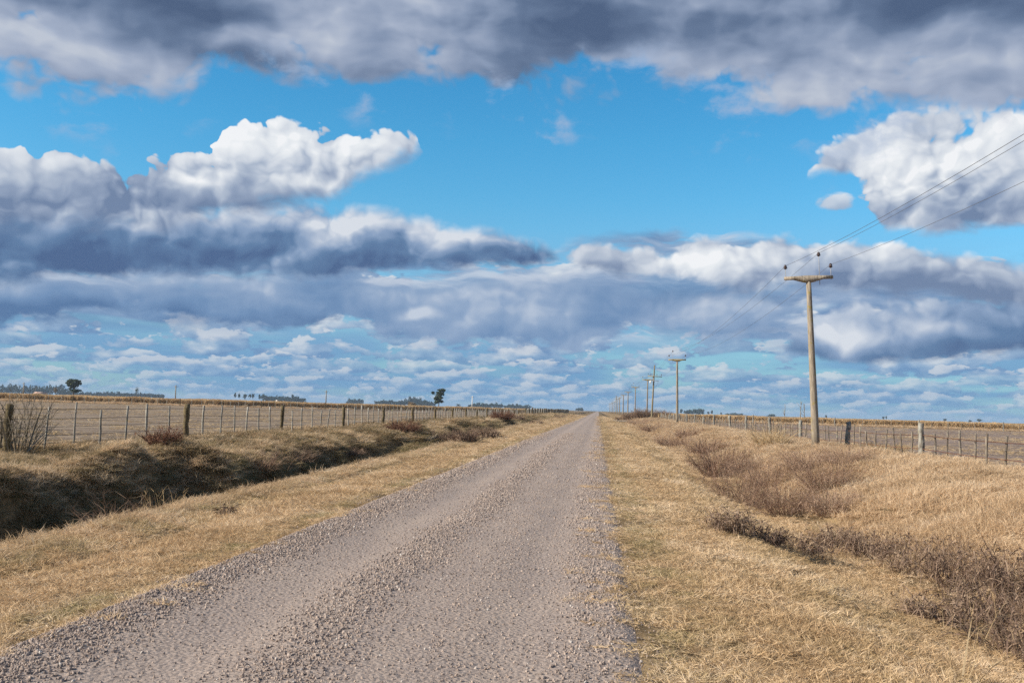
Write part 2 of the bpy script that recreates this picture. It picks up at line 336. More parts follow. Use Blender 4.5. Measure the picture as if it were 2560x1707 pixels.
def windrow(X, Y):
    """how thickly loose stones lie, 0..1"""
    w = 0.22 * (fbm(np.asarray(Y) / 3.0, 1.0, 71, 2) - 0.5)
    g = 0.95 * np.exp(-((X + w + 3.50) / 0.42) ** 2) + 0.58 * np.exp(-((X + w * 1.6 + 1.85) / 0.36) ** 2) \
        + 0.42 * np.exp(-((X - w + 0.05) / 0.36) ** 2) + 0.16 * np.exp(-((X + w + 0.95) / 0.40) ** 2)
    return np.clip(g, 0, 1)
def road_z(X, Y):
    g = windrow(X, Y)
    z = 0.008 + 0.03 * g - 0.018 * np.exp(-((X + 2.6) / 0.3) ** 2) - 0.018 * np.exp(-((X + 0.55) / 0.3) ** 2)
    z = z + 0.006 * (fbm(X / 0.9, Y / 3.0, 81, 3) - 0.5) + 0.02 * (1 - ((X + 1.75) / 2.1) ** 2)
    e = np.minimum(ss(X, ROAD_X0, ROAD_X0 + 0.3), 1 - ss(X, ROAD_X1 - 0.2, ROAD_X1))
    return z * e - 0.050 * (1 - e)
def ground_z(x, y):
    x = float(x); y = float(y)
    if ROAD_X0 < x < ROAD_X1: return float(max(road_z(x, y), terrain(x, y)))
    return float(terrain(x, y))
def at(px, py, ymax=500):
    """the point of the ground seen at a photo pixel"""
    d = ray(px, py); t = 3.0
    while t < ymax:
        p = CAM + d * t
        if p[2] < terrain(p[0], p[1]): break
        t *= 1.01
    return p
def at_x(px, X, py=None):
    """depth at which the vertical plane x = X is seen in photo column px"""
    d = ray(px, 1000.0 if py is None else py); return X / d[0] * d[1]
def at_y(px, Y, py=1010):
    d = ray(px, py); return d[0] / d[1] * Y
# ------------------------------------------------------------------ mesh helpers
def mesh_np(name, verts, quads=None, tris=None, mat=None, smooth=False, link=True, parent=None, mats=None, midx=None):
    me = bpy.data.meshes.new(name)
    verts = np.asarray(verts, np.float32)
    nq = 0 if quads is None else len(quads); nt = 0 if tris is None else len(tris)
    me.vertices.add(len(verts)); me.vertices.foreach_set('co', verts.ravel())
    loops = []; tot = []
    if nq: loops.append(np.asarray(quads, np.int32).ravel()); tot.append(np.full(nq, 4))
    if nt: loops.append(np.asarray(tris, np.int32).ravel()); tot.append(np.full(nt, 3))
    if loops:
        lo = np.concatenate(loops); tt = np.concatenate(tot)
        me.loops.add(len(lo)); me.loops.foreach_set('vertex_index', lo)
        me.polygons.add(len(tt)); st = np.concatenate([[0], np.cumsum(tt)[:-1]])
        me.polygons.foreach_set('loop_start', st.astype(np.int32)); me.polygons.foreach_set('loop_total', tt.astype(np.int32))
        if smooth: me.polygons.foreach_set('use_smooth', np.ones(len(tt), bool))
    for m in (mats or ([mat] if mat else [])): me.materials.append(m)
    me.update(calc_edges=True); me.validate()
    ob = bpy.data.objects.new(name, me)
    if link: COL.objects.link(ob)
    if parent is not None: ob.parent = parent
    return ob
class Geo:
    """collects strips, tubes and boxes; build() links them as one mesh"""
    def __init__(s): s.v = []; s.q = []; s.t = []; s.n = 0
    def add(s, v, q=None, t=None):
        v = np.asarray(v, float).reshape(-1, 3)
        if q is not None and len(q): s.q.append(np.asarray(q) + s.n)
        if t is not None and len(t): s.t.append(np.asarray(t) + s.n)
        s.v.append(v); s.n += len(v); return s
    def tube(s, pts, rad, sides=8, cap=True):
        pts = np.asarray(pts, float); n = len(pts); rad = np.broadcast_to(rad, (n,))
        d = np.gradient(pts, axis=0); d /= np.linalg.norm(d, axis=1)[:, None] + 1e-9
        ref = np.array([0, 0, 1.0]) if abs(d[0][2]) < 0.8 else np.array([0, 1.0, 0])
        u = np.cross(d, ref); u /= np.linalg.norm(u, axis=1)[:, None] + 1e-9; w = np.cross(d, u)
        a = np.linspace(0, 2 * np.pi, sides, endpoint=False)
        ring = pts[:, None] + rad[:, None, None] * (np.cos(a)[None, :, None] * u[:, None] + np.sin(a)[None, :, None] * w[:, None])
        i = np.arange(n - 1)[:, None] * sides; j = np.arange(sides)[None]; k = (j + 1) % sides
        q = np.stack([i + j, i + k, i + sides + k, i + sides + j], -1).reshape(-1, 4)
        v = ring.reshape(-1, 3); t = []
        if cap:
            v = np.vstack([v, pts[0], pts[-1]]); c0, c1 = n * sides, n * sides + 1
            t = [(c0, (x + 1) % sides, x) for x in range(sides)] + [(c1, (n - 1) * sides + x, (n - 1) * sides + (x + 1) % sides) for x in range(sides)]
        return s.add(v, q, t)
    def box(s, c, size, rz=0.0):
        c = np.asarray(c, float); h = np.asarray(size, float) / 2
        p = np.array([[x, y, z] for z in (-1, 1) for y in (-1, 1) for x in (-1, 1)]) * h
        R = np.array([[math.cos(rz), -math.sin(rz), 0], [math.sin(rz), math.cos(rz), 0], [0, 0, 1]])
        return s.add(p @ R.T + c, [(0, 2, 3, 1), (4, 5, 7, 6), (0, 1, 5, 4), (2, 6, 7, 3), (0, 4, 6, 2), (1, 3, 7, 5)])
    def strips(s, base, d, length, width, droop=0.0, curl=0.0, segs=2, side=None, taper=1.6):
        """n tapered ribbons at once"""
        base = np.asarray(base, float).reshape(-1, 3); n = len(base)
        d = np.asarray(d, float); d = d / (np.linalg.norm(d, axis=1)[:, None] + 1e-9)
        L = np.broadcast_to(length, (n,)); W = np.broadcast_to(width, (n,)); D = np.broadcast_to(droop, (n,)); Cc = np.broadcast_to(curl, (n,))
        if side is None:
            r = rng.normal(size=(n, 3)); side = np.cross(d, r)
        side = side / (np.linalg.norm(side, axis=1)[:, None] + 1e-9)
        nrm = np.cross(d, side)
        vs = []
        for k in range(segs + 1):
            t = k / segs
            c = base + d * (L * t)[:, None] + np.array([0, 0, -1.0]) * (L * D * t * t)[:, None] + nrm * (L * Cc * t * t)[:, None]
            wd = (W * 0.5 * max(0.0, 1 - t ** taper))[:, None]
            if k < segs: vs += [c - side * wd, c + side * wd]
            else: vs += [c]
        m = len(vs); V = np.stack(vs, 1).reshape(-1, 3); o = np.arange(n)[:, None] * m
        q = [np.stack([2 * k + 0 * o[:, 0], 2 * k + 1 + 0 * o[:, 0], 2 * k + 3 + 0 * o[:, 0], 2 * k + 2 + 0 * o[:, 0]], 1) + o for k in range(segs - 1)]
        q = np.concatenate(q) if q else None
        t = np.stack([2 * segs - 2 + 0 * o[:, 0], 2 * segs - 1 + 0 * o[:, 0], 2 * segs + 0 * o[:, 0]], 1) + o
        return s.add(V, q, t)
    def cards(s, c, size, flat=0.0):
        c = np.asarray(c, float); n = len(c); size = np.broadcast_to(size, (n,))
        a = rng.normal(size=(n, 3)); a /= np.linalg.norm(a, axis=1)[:, None]
        b = np.cross(a, rng.normal(size=(n, 3))); b /= np.linalg.norm(b, axis=1)[:, None] + 1e-9
        k = size[:, None] * 0.5
        asp = rng.uniform(0.5, 1.0, (n, 1))
        V = np.stack([c - a * k, c - b * k * asp, c + a * k, c + b * k * asp], 1).reshape(-1, 3)
        return s.add(V, np.arange(n * 4).reshape(-1, 4))
    def data(s): return (np.concatenate(s.v), np.concatenate(s.q) if s.q else None, np.concatenate(s.t) if s.t else None)
    def build(s, name, mat, parent=None, smooth=False, link=True):
        v, q, t = s.data(); return mesh_np(name, v, q, t, mat, smooth, link, parent)
def tag(o, label=None, cat=None, group=None, kind=None):
    if label: o['label'] = label
    if cat: o['category'] = cat
    if group: o['group'] = group
    if kind: o['kind'] = kind
    return o
def empty(name, loc, rz=0.0, rot=None):
    o = bpy.data.objects.new(name, None); COL.objects.link(o); o.location = loc; o.rotation_euler = rot or (0, 0, rz)
    o.empty_display_size = 0.2; return o
def copy_tree(o, parent=None):
    c = o.copy(); COL.objects.link(c); c.parent = parent
    for ch in list(o.children): copy_tree(ch, c)
    return c
# ------------------------------------------------------------------ materials
def material(name, rough=0.9, spec=0.2):
    m = bpy.data.materials.new(name); m.use_nodes = True
    T = NT(m.node_tree); b = m.node_tree.nodes['Principled BSDF']
    b.inputs['Roughness'].default_value = rough; b.inputs['Specular IOR Level'].default_value = spec
    return m, T, b
def pos(T): return T.new('ShaderNodeNewGeometry').outputs['Position']
def simple(name, c1, c2, scale=8.0, rough=0.9, stretch=(1, 1, 1), bump=0.0, obj=True, c3=None, spec=0.2, thr=0.6):
    m, T, b = material(name, rough, spec)
    v = T.new('ShaderNodeTexCoord').outputs['Object'] if obj else pos(T)
    n = T.noise(T.vm('MULTIPLY', v, stretch), scale, 5, 0.6, dim='3D')
    c = T.mix(T.ss(n, 0.35, 0.65), c1, c2)
    if c3: c = T.mix(T.ss(T.noise(T.vm('ADD', v, (5, 3, 1)), scale * 0.6, 5, 0.65, dim='3D'), thr, thr + 0.08), c, c3)
    oi = T.new('ShaderNodeObjectInfo').outputs['Random']
    c = T.mix(1.0, c, T.mix(oi, (0.8, 0.8, 0.8), (1.15, 1.13, 1.1)), 'MULTIPLY')
    T.put(b.inputs['Base Color'], c)
    if bump:
        bp = T.new('ShaderNodeBump'); bp.inputs['Strength'].default_value = bump; bp.inputs['Distance'].default_value = 0.02
        T.put(bp.inputs['Height'], n); T.put(b.inputs['Normal'], bp.outputs[0])
    return m
def foliage(name, cols, trans=0.3, scale=0.5, green=None, rvar=0.35, side=False):
    """leaf or blade: diffuse with some light let through; colour varies by patch and by tuft"""
    m = bpy.data.materials.new(name); m.use_nodes = True; T = NT(m.node_tree); T.n.clear()
    p = pos(T); n = T.noise(p, scale, 4, 0.6, dim='3D')
    oi = T.new('ShaderNodeObjectInfo').outputs['Random']
    isl = T.new('ShaderNodeNewGeometry').outputs['Random Per Island']
    f = T.m('ADD', T.m('MULTIPLY', T.m('SUBTRACT', n, 0.5), 1.7), 0.5)
    f = T.m('ADD', f, T.m('MULTIPLY', T.m('SUBTRACT', oi, 0.5), rvar)); f = T.m('ADD', f, T.m('MULTIPLY', T.m('SUBTRACT', isl, 0.5), 0.55))
    c = T.ramp(f, [(i / (len(cols) - 1), k) for i, k in enumerate(cols)])
    if green:
        x, y, z = T.sep(p); g = None
        for (x0, w, amt) in green['bands']:
            q = T.m('DIVIDE', T.m('SUBTRACT', x, x0), w); e = T.m('MULTIPLY', T.m('EXPONENT', T.m('MULTIPLY', T.m('MULTIPLY', q, q), -1.0)), amt)
            g = e if g is None else T.m('ADD', g, e)
        gn = T.noise(p, 1.1, 4, 0.6, dim='3D')
        g = T.m('MULTIPLY', g, T.ss(gn, 0.38, 0.62))
        g = T.m('MULTIPLY', g, T.ss(T.m('ADD', isl, oi), 1.7, 0.5))
        c = T.mix(g, c, green['col'])
    d = T.new('ShaderNodeBsdfDiffuse'); T.put(d.inputs[0], c)
    t = T.new('ShaderNodeBsdfTranslucent'); T.put(t.inputs[0], c)
    mx = T.new('ShaderNodeMixShader'); mx.inputs[0].default_value = trans
    T.l.new(d.outputs[0], mx.inputs[1]); T.l.new(t.outputs[0], mx.inputs[2])
    o = T.new('ShaderNodeOutputMaterial'); T.l.new(mx.outputs[0], o.inputs[0]); return m
M = {}
GREEN = dict(col=(0.24, 0.24, 0.10), bands=[(-4.05, 0.25, 0.7), (0.65, 0.40, 0.6), (-6.1, 0.5, 0.45), (2.6, 1.0, 0.3), (-12.6, 1.2, 0.35), (-9.0, 1.8, 0.5)])
M['grass'] = foliage('dry_grass', [(0.38, 0.255, 0.135), (0.60, 0.415, 0.235), (0.77, 0.57, 0.355), (0.90, 0.72, 0.51)], 0.3, 0.45, GREEN)
M['long'] = foliage('long_dry_grass', [(0.42, 0.29, 0.17), (0.63, 0.45, 0.275), (0.78, 0.59, 0.39), (0.88, 0.72, 0.52)], 0.35, 0.5, GREEN)
M['bank'] = foliage('shade_toned_bank_grass', [(0.11, 0.09, 0.048), (0.22, 0.165, 0.09), (0.41, 0.295, 0.165), (0.56, 0.42, 0.26)], 0.18, 0.6, GREEN)  # olive-brown grass, ramp lowered further to put the ditch's shade into the colour
M['weed'] = foliage('dead_weed', [(0.10, 0.065, 0.05), (0.20, 0.135, 0.10), (0.31, 0.215, 0.15), (0.46, 0.34, 0.24)], 0.15, 2.0)
M['brown'] = foliage('brown_twig', [(0.14, 0.08, 0.055), (0.26, 0.165, 0.115), (0.40, 0.27, 0.19), (0.52, 0.38, 0.27)], 0.15, 2.0)
M['redweed'] = foliage('rusty_brush', [(0.10, 0.05, 0.035), (0.20, 0.105, 0.07), (0.30, 0.175, 0.12)], 0.15, 2.0)
M['greytwig'] = foliage('grey_twig', [(0.14, 0.12, 0.09), (0.26, 0.22, 0.16), (0.36, 0.32, 0.25)], 0.05, 2.0)
M['straw'] = foliage('straw_stalk', [(0.30, 0.21, 0.12), (0.50, 0.36, 0.20), (0.62, 0.48, 0.30)], 0.2, 2.0)
M['corn'] = foliage('dry_maize', [(0.50, 0.34, 0.18), (0.72, 0.52, 0.29), (0.85, 0.68, 0.45)], 0.3, 0.3)
M['leaf'] = foliage('dark_leaf', [(0.055, 0.07, 0.035), (0.10, 0.12, 0.06), (0.16, 0.18, 0.10)], 0.15, 0.5)
M['wood_leaf'] = foliage('far_wood_leaf', [(0.018, 0.030, 0.016), (0.030, 0.045, 0.022), (0.045, 0.06, 0.03)], 0.1, 0.05)
M['bark'] = simple('bark', (0.10, 0.075, 0.055), (0.20, 0.16, 0.12), 4)
M['concrete'] = simple('pole_concrete', (0.22, 0.18, 0.135), (0.38, 0.325, 0.255), 4.0, 0.85, (5, 5, .5), 0.5, c3=(0.29, 0.235, 0.08), thr=.56)
M['lichen'] = simple('lichen_concrete', (0.33, 0.25, 0.08), (0.42, 0.34, 0.20), 3.5, 0.9, bump=0.3)
M['polewood'] = simple('pole_timber', (0.24, 0.19, 0.09), (0.36, 0.30, 0.20), 2.5, 0.9, (4, 4, .5), 0.3)
M['porcelain'] = simple('brown_porcelain', (0.045, 0.022, 0.018), (0.07, 0.035, 0.03), 5, 0.25, spec=.5)
M['steel'] = simple('galvanised_steel', (0.30, 0.30, 0.30), (0.42, 0.42, 0.42), 20, 0.5)
M['wire'] = simple('line_wire', (0.09, 0.09, 0.095), (0.14, 0.14, 0.15), 2, 0.6)
M['rust'] = simple('rusty_wire', (0.10, 0.045, 0.03), (0.20, 0.09, 0.055), 6, 0.9)
M['thinwire'] = simple('fence_wire', (0.12, 0.10, 0.085), (0.22, 0.19, 0.17), 6, 0.7)
M['post'] = simple('old_post', (0.085, 0.065, 0.038), (0.19, 0.15, 0.08), 5, 0.95, (3, 3, .6), 0.6, c3=(0.07, 0.05, 0.035))
M['dropper'] = simple('grey_dropper', (0.20, 0.18, 0.15), (0.40, 0.38, 0.33), 9, 0.95, (3, 3, .5), 0.6, c3=(0.30, 0.27, 0.10))
M['rpost'] = simple('pale_post', (0.14, 0.12, 0.10), (0.33, 0.32, 0.28), 7, 0.95, (2, 2, .7), 0.6, c3=(0.20, 0.19, 0.08))
M['rdropper'] = simple('dark_dropper', (0.12, 0.095, 0.075), (0.28, 0.24, 0.19), 6, 0.95, (2, 2, .5), 0.6, c3=(0.33, 0.34, 0.27))
M['white'] = simple('white_paint', (0.70, 0.68, 0.64), (0.80, 0.78, 0.75), 3, 0.6)
M['roof'] = simple('clay_roof', (0.42, 0.27, 0.21), (0.55, 0.38, 0.30), 3, 0.8)
def soil_mat(name, c1, c2, straw, amt, scale=1.0, bump=0.6, rows=None):
    m, T, b = material(name, 1.0, 0.05); p = pos(T)
    n1 = T.noise(T.vm('MULTIPLY', p, (1, 1, 0)), 0.35 * scale, 5, 0.6, dim='3D')
    n2 = T.noise(T.vm('MULTIPLY', p, (1, 1, 0)), 6.0 * scale, 6, 0.68, dim='3D')
    c = T.mix(T.ss(n2, 0.38, 0.62), c1, c2)
    st = T.m('MULTIPLY', T.ss(T.m('ADD', T.m('MULTIPLY', n1, 0.9), T.m('MULTIPLY', n2, 0.6)), 0.70, 0.86), amt)
    c = T.mix(st, c, straw)
    h = n2
    if rows:
        x, y, z = T.sep(p)
        r = T.noise(T.xyz(T.m('MULTIPLY', x, 0.12), T.m('MULTIPLY', y, rows), 0.0), 1.0, 4, 0.6, dim='3D')
        c = T.mix(T.ss(r, 0.40, 0.62, 0.0, 0.55), c, straw); c = T.mix(T.ss(r, 0.46, 0.34, 0.0, 0.5), c, tuple(k * 0.6 for k in c1))
    T.put(b.inputs['Base Color'], c)
    bp = T.new('ShaderNodeBump'); bp.inputs['Strength'].default_value = bump; bp.inputs['Distance'].default_value = 0.05
    T.put(bp.inputs['Height'], h); T.put(b.inputs['Normal'], bp.outputs[0]); return m
M['ground'] = soil_mat('dry_turf', (0.10, 0.07, 0.04), (0.24, 0.165, 0.09), (0.40, 0.28, 0.15), 0.7, 1.6)
M['lfield'] = soil_mat('tilled_soil_with_stubble', (0.15, 0.112, 0.085), (0.255, 0.195, 0.15), (0.34, 0.265, 0.19), 0.7, 1.0, 0.8, 0.35)
M['rfield'] = soil_mat('tilled_grey_soil', (0.165, 0.122, 0.100), (0.285, 0.215, 0.175), (0.32, 0.245, 0.20), 0.5, 1.0, 0.8, 0.45)
M['track'] = soil_mat('sandy_track', (0.30, 0.24, 0.19), (0.40, 0.33, 0.26), (0.45, 0.37, 0.29), 0.5)
def road_mat():
    m, T, b = material('gravel_road', 0.95, 0.12); p = pos(T); x, y, z = T.sep(p)
    P2 = T.vm('MULTIPLY', p, (1, 1, 0))
    n = T.noise(P2, 22.0, 5, 0.7, dim='3D'); nb = T.noise(T.vm('MULTIPLY', p, (1.6, .35, 0)), 1.3, 4, 0.6, dim='3D')
    v = T.voro(P2, 30.0, 'F1', dim='3D'); vc = T.voro(P2, 30.0, 'F1', dim='3D', out=1)
    sv = T.sep(vc)[0]
    c = T.mix(T.ss(n, 0.3, 0.7), (0.265, 0.205, 0.170), (0.430, 0.345, 0.290))
    c = T.mix(T.m('MULTIPLY', T.ss(v, 0.42, 0.2), 0.45), c, T.mix(sv, (0.20, 0.165, 0.145), (0.50, 0.41, 0.35)))
    c = T.mix(T.ss(nb, 0.40, 0.66, 0.0, 0.6), c, (0.42, 0.33, 0.265))
    c = T.mix(T.ss(nb, 0.46, 0.30, 0.0, 0.35), c, (0.29, 0.24, 0.21))
    T.put(b.inputs['Base Color'], c)
    bp = T.new('ShaderNodeBump'); bp.inputs['Strength'].default_value = 0.9; bp.inputs['Distance'].default_value = 0.012
    T.put(bp.inputs['Height'], T.m('ADD', n, T.m('MULTIPLY', v, -0.8))); T.put(b.inputs['Normal'], bp.outputs[0]); return m
M['road'] = road_mat()
def stone_mat():
    m, T, b = material('road_stone', 0.9, 0.15)
    oi = T.new('ShaderNodeObjectInfo').outputs['Random']
    c = T.ramp(oi, [(0.0, (0.21, 0.175, 0.155)), (0.2, (0.30, 0.235, 0.195)), (0.6, (0.39, 0.305, 0.25)), (0.95, (0.47, 0.375, 0.31)), (1.0, (0.56, 0.51, 0.46))])
    T.put(b.inputs['Base Color'], c); return m
M['stone'] = stone_mat()
# ------------------------------------------------------------------ ground sheets
def grid(name, xs, ys, zf, mat, smooth=True):
    X, Y = np.meshgrid(xs, ys); Z = zf(X, Y)
    V = np.stack([X, Y, Z], -1).reshape(-1, 3); nx, ny = len(xs), len(ys)
    i = np.arange(ny - 1)[:, None] * nx + np.arange(nx - 1)[None]
    Q = np.stack([i, i + 1, i + nx + 1, i + nx], -1).reshape(-1, 4)
    return mesh_np(name, V, Q, None, mat, smooth)
def spaced(a, b, s0, g):
    o = [a]
    while o[-1] < b: o.append(o[-1] + max(s0, g * abs(o[-1])))
    return np.array(o)
ys = np.concatenate([np.arange(-40, 4, 1.0), spaced(4, 9000, 0.11, 0.011)])
core = np.arange(-16, 14.01, 0.13)
out_r = 14 + np.cumsum(0.3 * 1.28 ** np.arange(38)); out_r = out_r[out_r < 6000]
out_l = -16 - np.cumsum(0.3 * 1.28 ** np.arange(38)); out_l = out_l[out_l > -6000][::-1]
xs = np.concatenate([out_l, core, out_r])
tag(grid('ground', xs, ys, terrain, M['ground']), 'dry grassy verges, banks and open plain on both sides of the gravel road', kind='structure')
rx = np.linspace(ROAD_X0, ROAD_X1, 64)
ry = np.concatenate([np.arange(-40, 4, 0.5), spaced(4, 9000, 0.06, 0.008)])
tag(grid('road', rx, ry, lambda X, Y: road_z(X, Y) + 0.0, M['road']), 'straight grey-pink gravel road with loose stone windrows', kind='structure')
# tilled fields: one sheet each, bounded by the field edge seen in the photo
FL = [(-400, 150), (-120, 200), (-82, 212), (-64, 250), (-43, 330), (-16.2, 480)]
def field_left_far(X): return np.interp(X, [p[0] for p in FL], [p[1] for p in FL])
def far_right(X): return 200 + 0 * X
def sheet(name, xs_, y0, yfar, z0, mat, label):
    V = []; Q = []; n = 90
    f = (np.linspace(0, 1, n) ** 1.7)
    for x in xs_:
        yf = float(yfar(np.array(x)))
        for t in f:
            y = y0 + (yf - y0) * t
            V.append((x, y, float(terrain(x, y)) + 0.012 + 0.05 * float(fbm(x / 0.9, y / 0.8, 90, 2)) * (1 if abs(x) < 60 else 0.3)))
    m = len(xs_)
    for i in range(m - 1):
        for j in range(n - 1): Q.append((i * n + j, (i + 1) * n + j, (i + 1) * n + j + 1, i * n + j + 1))
    tag(mesh_np(name, V, Q, None, mat, True), label, kind='structure')
sheet('tilled_field', -np.concatenate([np.arange(15.4, 40, 0.7), np.arange(40, 400, 12)])[::-1], 8, field_left_far, 0.1, M['lfield'], 'brown tilled field with straw stubble behind the left fence')
sheet('tilled_field', np.concatenate([np.arange(12.5, 40, 0.7), np.arange(40, 400, 12)]), 8, far_right, 0.1, M['rfield'], 'grey-brown tilled field behind the right fence')
Xs = np.concatenate([np.linspace(-40, ROAD_X0 - 0.3, 30)]); 
tag(grid('path', np.linspace(-40, -4.1, 30), np.linspace(187, 193, 8), lambda X, Y: terrain(X, Y) + 0.012, M['track']), 'pale dirt track turning off to the left through the fence gap', kind='structure')
tag(grid('path', np.linspace(0.6, 40, 30), np.linspace(187, 193, 8), lambda X, Y: terrain(X, Y) + 0.012, M['track']), 'pale dirt track turning off to the right', kind='structure')
# ------------------------------------------------------------------ scattering (uncountable stuff only)
def scatter(name, pts, rot, scl, protos, label, cat=None):
    pts = np.asarray(pts, np.float32); n = len(pts)
    ob = mesh_np(name, pts)
    me = ob.data
    a = me.attributes.new('rot', 'FLOAT_VECTOR', 'POINT'); a.data.foreach_set('vector', np.asarray(rot, np.float32).ravel())
    a = me.attributes.new('scl', 'FLOAT_VECTOR', 'POINT'); a.data.foreach_set('vector', np.asarray(scl, np.float32).ravel())
    a = me.attributes.new('idx', 'INT', 'POINT'); a.data.foreach_set('value', rng.integers(0, len(protos), n).astype(np.int32))
    pc = bpy.data.collections.new(name + '_pieces')
    for p in protos: pc.objects.link(p)
    g = bpy.data.node_groups.new(name + '_scatter', 'GeometryNodeTree')
    g.interface.new_socket('Geometry', in_out='INPUT', socket_type='NodeSocketGeometry')
    g.interface.new_socket('Geometry', in_out='OUTPUT', socket_type='NodeSocketGeometry')
    gi = g.nodes.new('NodeGroupInput'); go = g.nodes.new('NodeGroupOutput')
    ip = g.nodes.new('GeometryNodeInstanceOnPoints'); ci = g.nodes.new('GeometryNodeCollectionInfo')
    ci.inputs['Collection'].default_value = pc; ci.inputs['Separate Children'].default_value = True; ci.inputs['Reset Children'].default_value = True
    def na(nm, t):
        x = g.nodes.new('GeometryNodeInputNamedAttribute'); x.data_type = t; x.inputs[0].default_value = nm; return x.outputs[0]
    g.links.new(gi.outputs[0], ip.inputs['Points']); g.links.new(ci.outputs[0], ip.inputs['Instance'])
    ip.inputs['Pick Instance'].default_value = True
    g.links.new(na('idx', 'INT'), ip.inputs['Instance Index'])
    g.links.new(na('rot', 'FLOAT_VECTOR'), ip.inputs['Rotation']); g.links.new(na('scl', 'FLOAT_VECTOR'), ip.inputs['Scale'])
    g.links.new(ip.outputs[0], go.inputs[0])
    md = ob.modifiers.new('scatter', 'NODES'); md.node_group = g
    tag(ob, label, kind='stuff'); return ob
def tuft(name, mat, n, radius, lmin, lmax, w, up=0.6, lean=(0, 0), droop=0.3, curl=0.2, segs=2):
    g = Geo(); a = rng.uniform(0, 6.283, n); r = radius * np.sqrt(rng.uniform(0, 1, n))
    b = np.stack([r * np.cos(a), r * np.sin(a), -0.01 + 0 * r], 1)
    d = rng.normal(size=(n, 3)) * np.array([1, 1, 0.4]); d /= np.linalg.norm(d, axis=1)[:, None]
    d[:, 2] = np.abs(d[:, 2]) + up; d[:, 0] += lean[0]; d[:, 1] += lean[1]
    L = rng.uniform(lmin, lmax, n) * (1 - 0.35 * (r / radius))
    g.strips(b, d, L, w * rng.uniform(0.6, 1.3, n), droop * rng.uniform(0.3, 1.5, n), curl * rng.normal(size=n), segs)
    return g.build(name, mat, link=False)
def in_view(P, margin=750):
    c = (P - CAM) @ R_CW; z = np.maximum(c[:, 2], 0.01)
    px = CX + c[:, 0] / z * F_PX; py = CY - c[:, 1] / z * F_PX
    return (c[:, 2] > 1) & (px > -margin) & (px < 2560 + margin) & (py < 1707 + margin)
def lay(bands, x0, x1, keep):
    """random points on the ground, thinner and larger with distance"""
    out = []; sc = []
    for (ya, yb, den, s) in bands:
        n = int((x1 - x0) * (yb - ya) * den)
        X = rng.uniform(x0, x1, n); Y = rng.uniform(ya, yb, n)
        k = keep(X, Y) > rng.uniform(0, 1, n); X, Y = X[k], Y[k]
        P = np.stack([X, Y, np.where((X > ROAD_X0) & (X < ROAD_X1), np.maximum(terrain(X, Y), road_z(X, Y)), terrain(X, Y))], 1); v = in_view(P); P = P[v]
        out.append(P); sc.append(np.full(len(P), s))
    return np.concatenate(out), np.concatenate(sc)
def rots(n, tilt=0.15): return np.stack([rng.normal(0, tilt, n), rng.normal(0, tilt, n), rng.uniform(0, 6.283, n)], 1)
# verge grass: short, matted
BANDS = [(4.5, 9, 190, 1.0), (9, 15, 130, 1.1), (15, 25, 60, 1.5), (25, 42, 26, 2.2), (42, 75, 10, 3.2), (75, 140, 3.6, 5.0), (140, 300, 0.9, 8.0)]
def edge_keep(X, Y):
    l = 1 - ss(X, road_edge_l(Y) - 0.15, road_edge_l(Y) + 0.10); r = ss(X, road_edge_r(Y) - 0.10, road_edge_r(Y) + 0.45)
    k = np.where(X < -1.8, l, r)
    k = np.maximum(k, 0.10 * np.where(X < -1.8, 1 - ss(X, road_edge_l(Y), road_edge_l(Y) + 0.45), ss(X, road_edge_r(Y) - 0.5, road_edge_r(Y))))
    k = k * (1 - ss(np.abs(Y - 190), 4.0, 2.5))
    return k
def no_bank(X, Y):
    return edge_keep(X, Y) * np.where(X < 0, ss(X, -7.3, -6.5), 1 - ss(X, 3.6, 5.2))
P, s = lay(BANDS, -7.6, 5.4, no_bank)
hs = 0.45 + 1.15 * fbm(P[:, 0] / 0.8, P[:, 1] / 0.8, 12, 3) + 0.25 * (s - 1) * 0.3
hs = hs * (1 - 0.45 * np.exp(-((P[:, 0] - 0.5) / 0.6) ** 2)) * (1 - 0.45 * np.exp(-((P[:, 0] + 4.1) / 0.4) ** 2))
S = np.stack([s * rng.uniform(.8, 1.25, len(s)), s * rng.uniform(.8, 1.25, len(s)), hs * rng.uniform(.75, 1.25, len(s))], 1)
short = [tuft('short_tuft', M['grass'], 75, 0.11, 0.05, 0.16, 0.0055, 0.42, (0.25, -0.05), 0.4, 0.35) for _ in range(6)]
scatter('grass', P, rots(len(P)), S, short, 'short matted straw-coloured grass of the road verges')
print('verge tufts', len(P))
# scattered taller clumps that stand out of the matted verge
def clump_keep(X, Y): return no_bank(X, Y) * ss(fbm(X / 1.1, Y / 1.3, 44, 3), .52, .66) * ss(X, -3, 1.1) + no_bank(X, Y) * ss(fbm(X / 1.1, Y / 1.3, 45, 3), .50, .64) * (1 - ss(X, -4.6, -4.2))
P, s = lay([(5, 12, 14, .75), (12, 22, 9, .9), (22, 42, 4, 1.4), (42, 90, 1.5, 2.2)], -7.6, 5.4, clump_keep)
S = np.stack([s, s, rng.uniform(.35, .75, len(s))], 1)
tallt = [tuft('tall_tuft', M['grass'], 90, 0.15, 0.10, 0.36, 0.0055, 0.9, (0.35, -0.1), 0.5, 0.3, 3) for _ in range(4)]
scatter('grass', P, rots(len(P)), S, tallt, 'taller loose grass clumps standing in the verges')
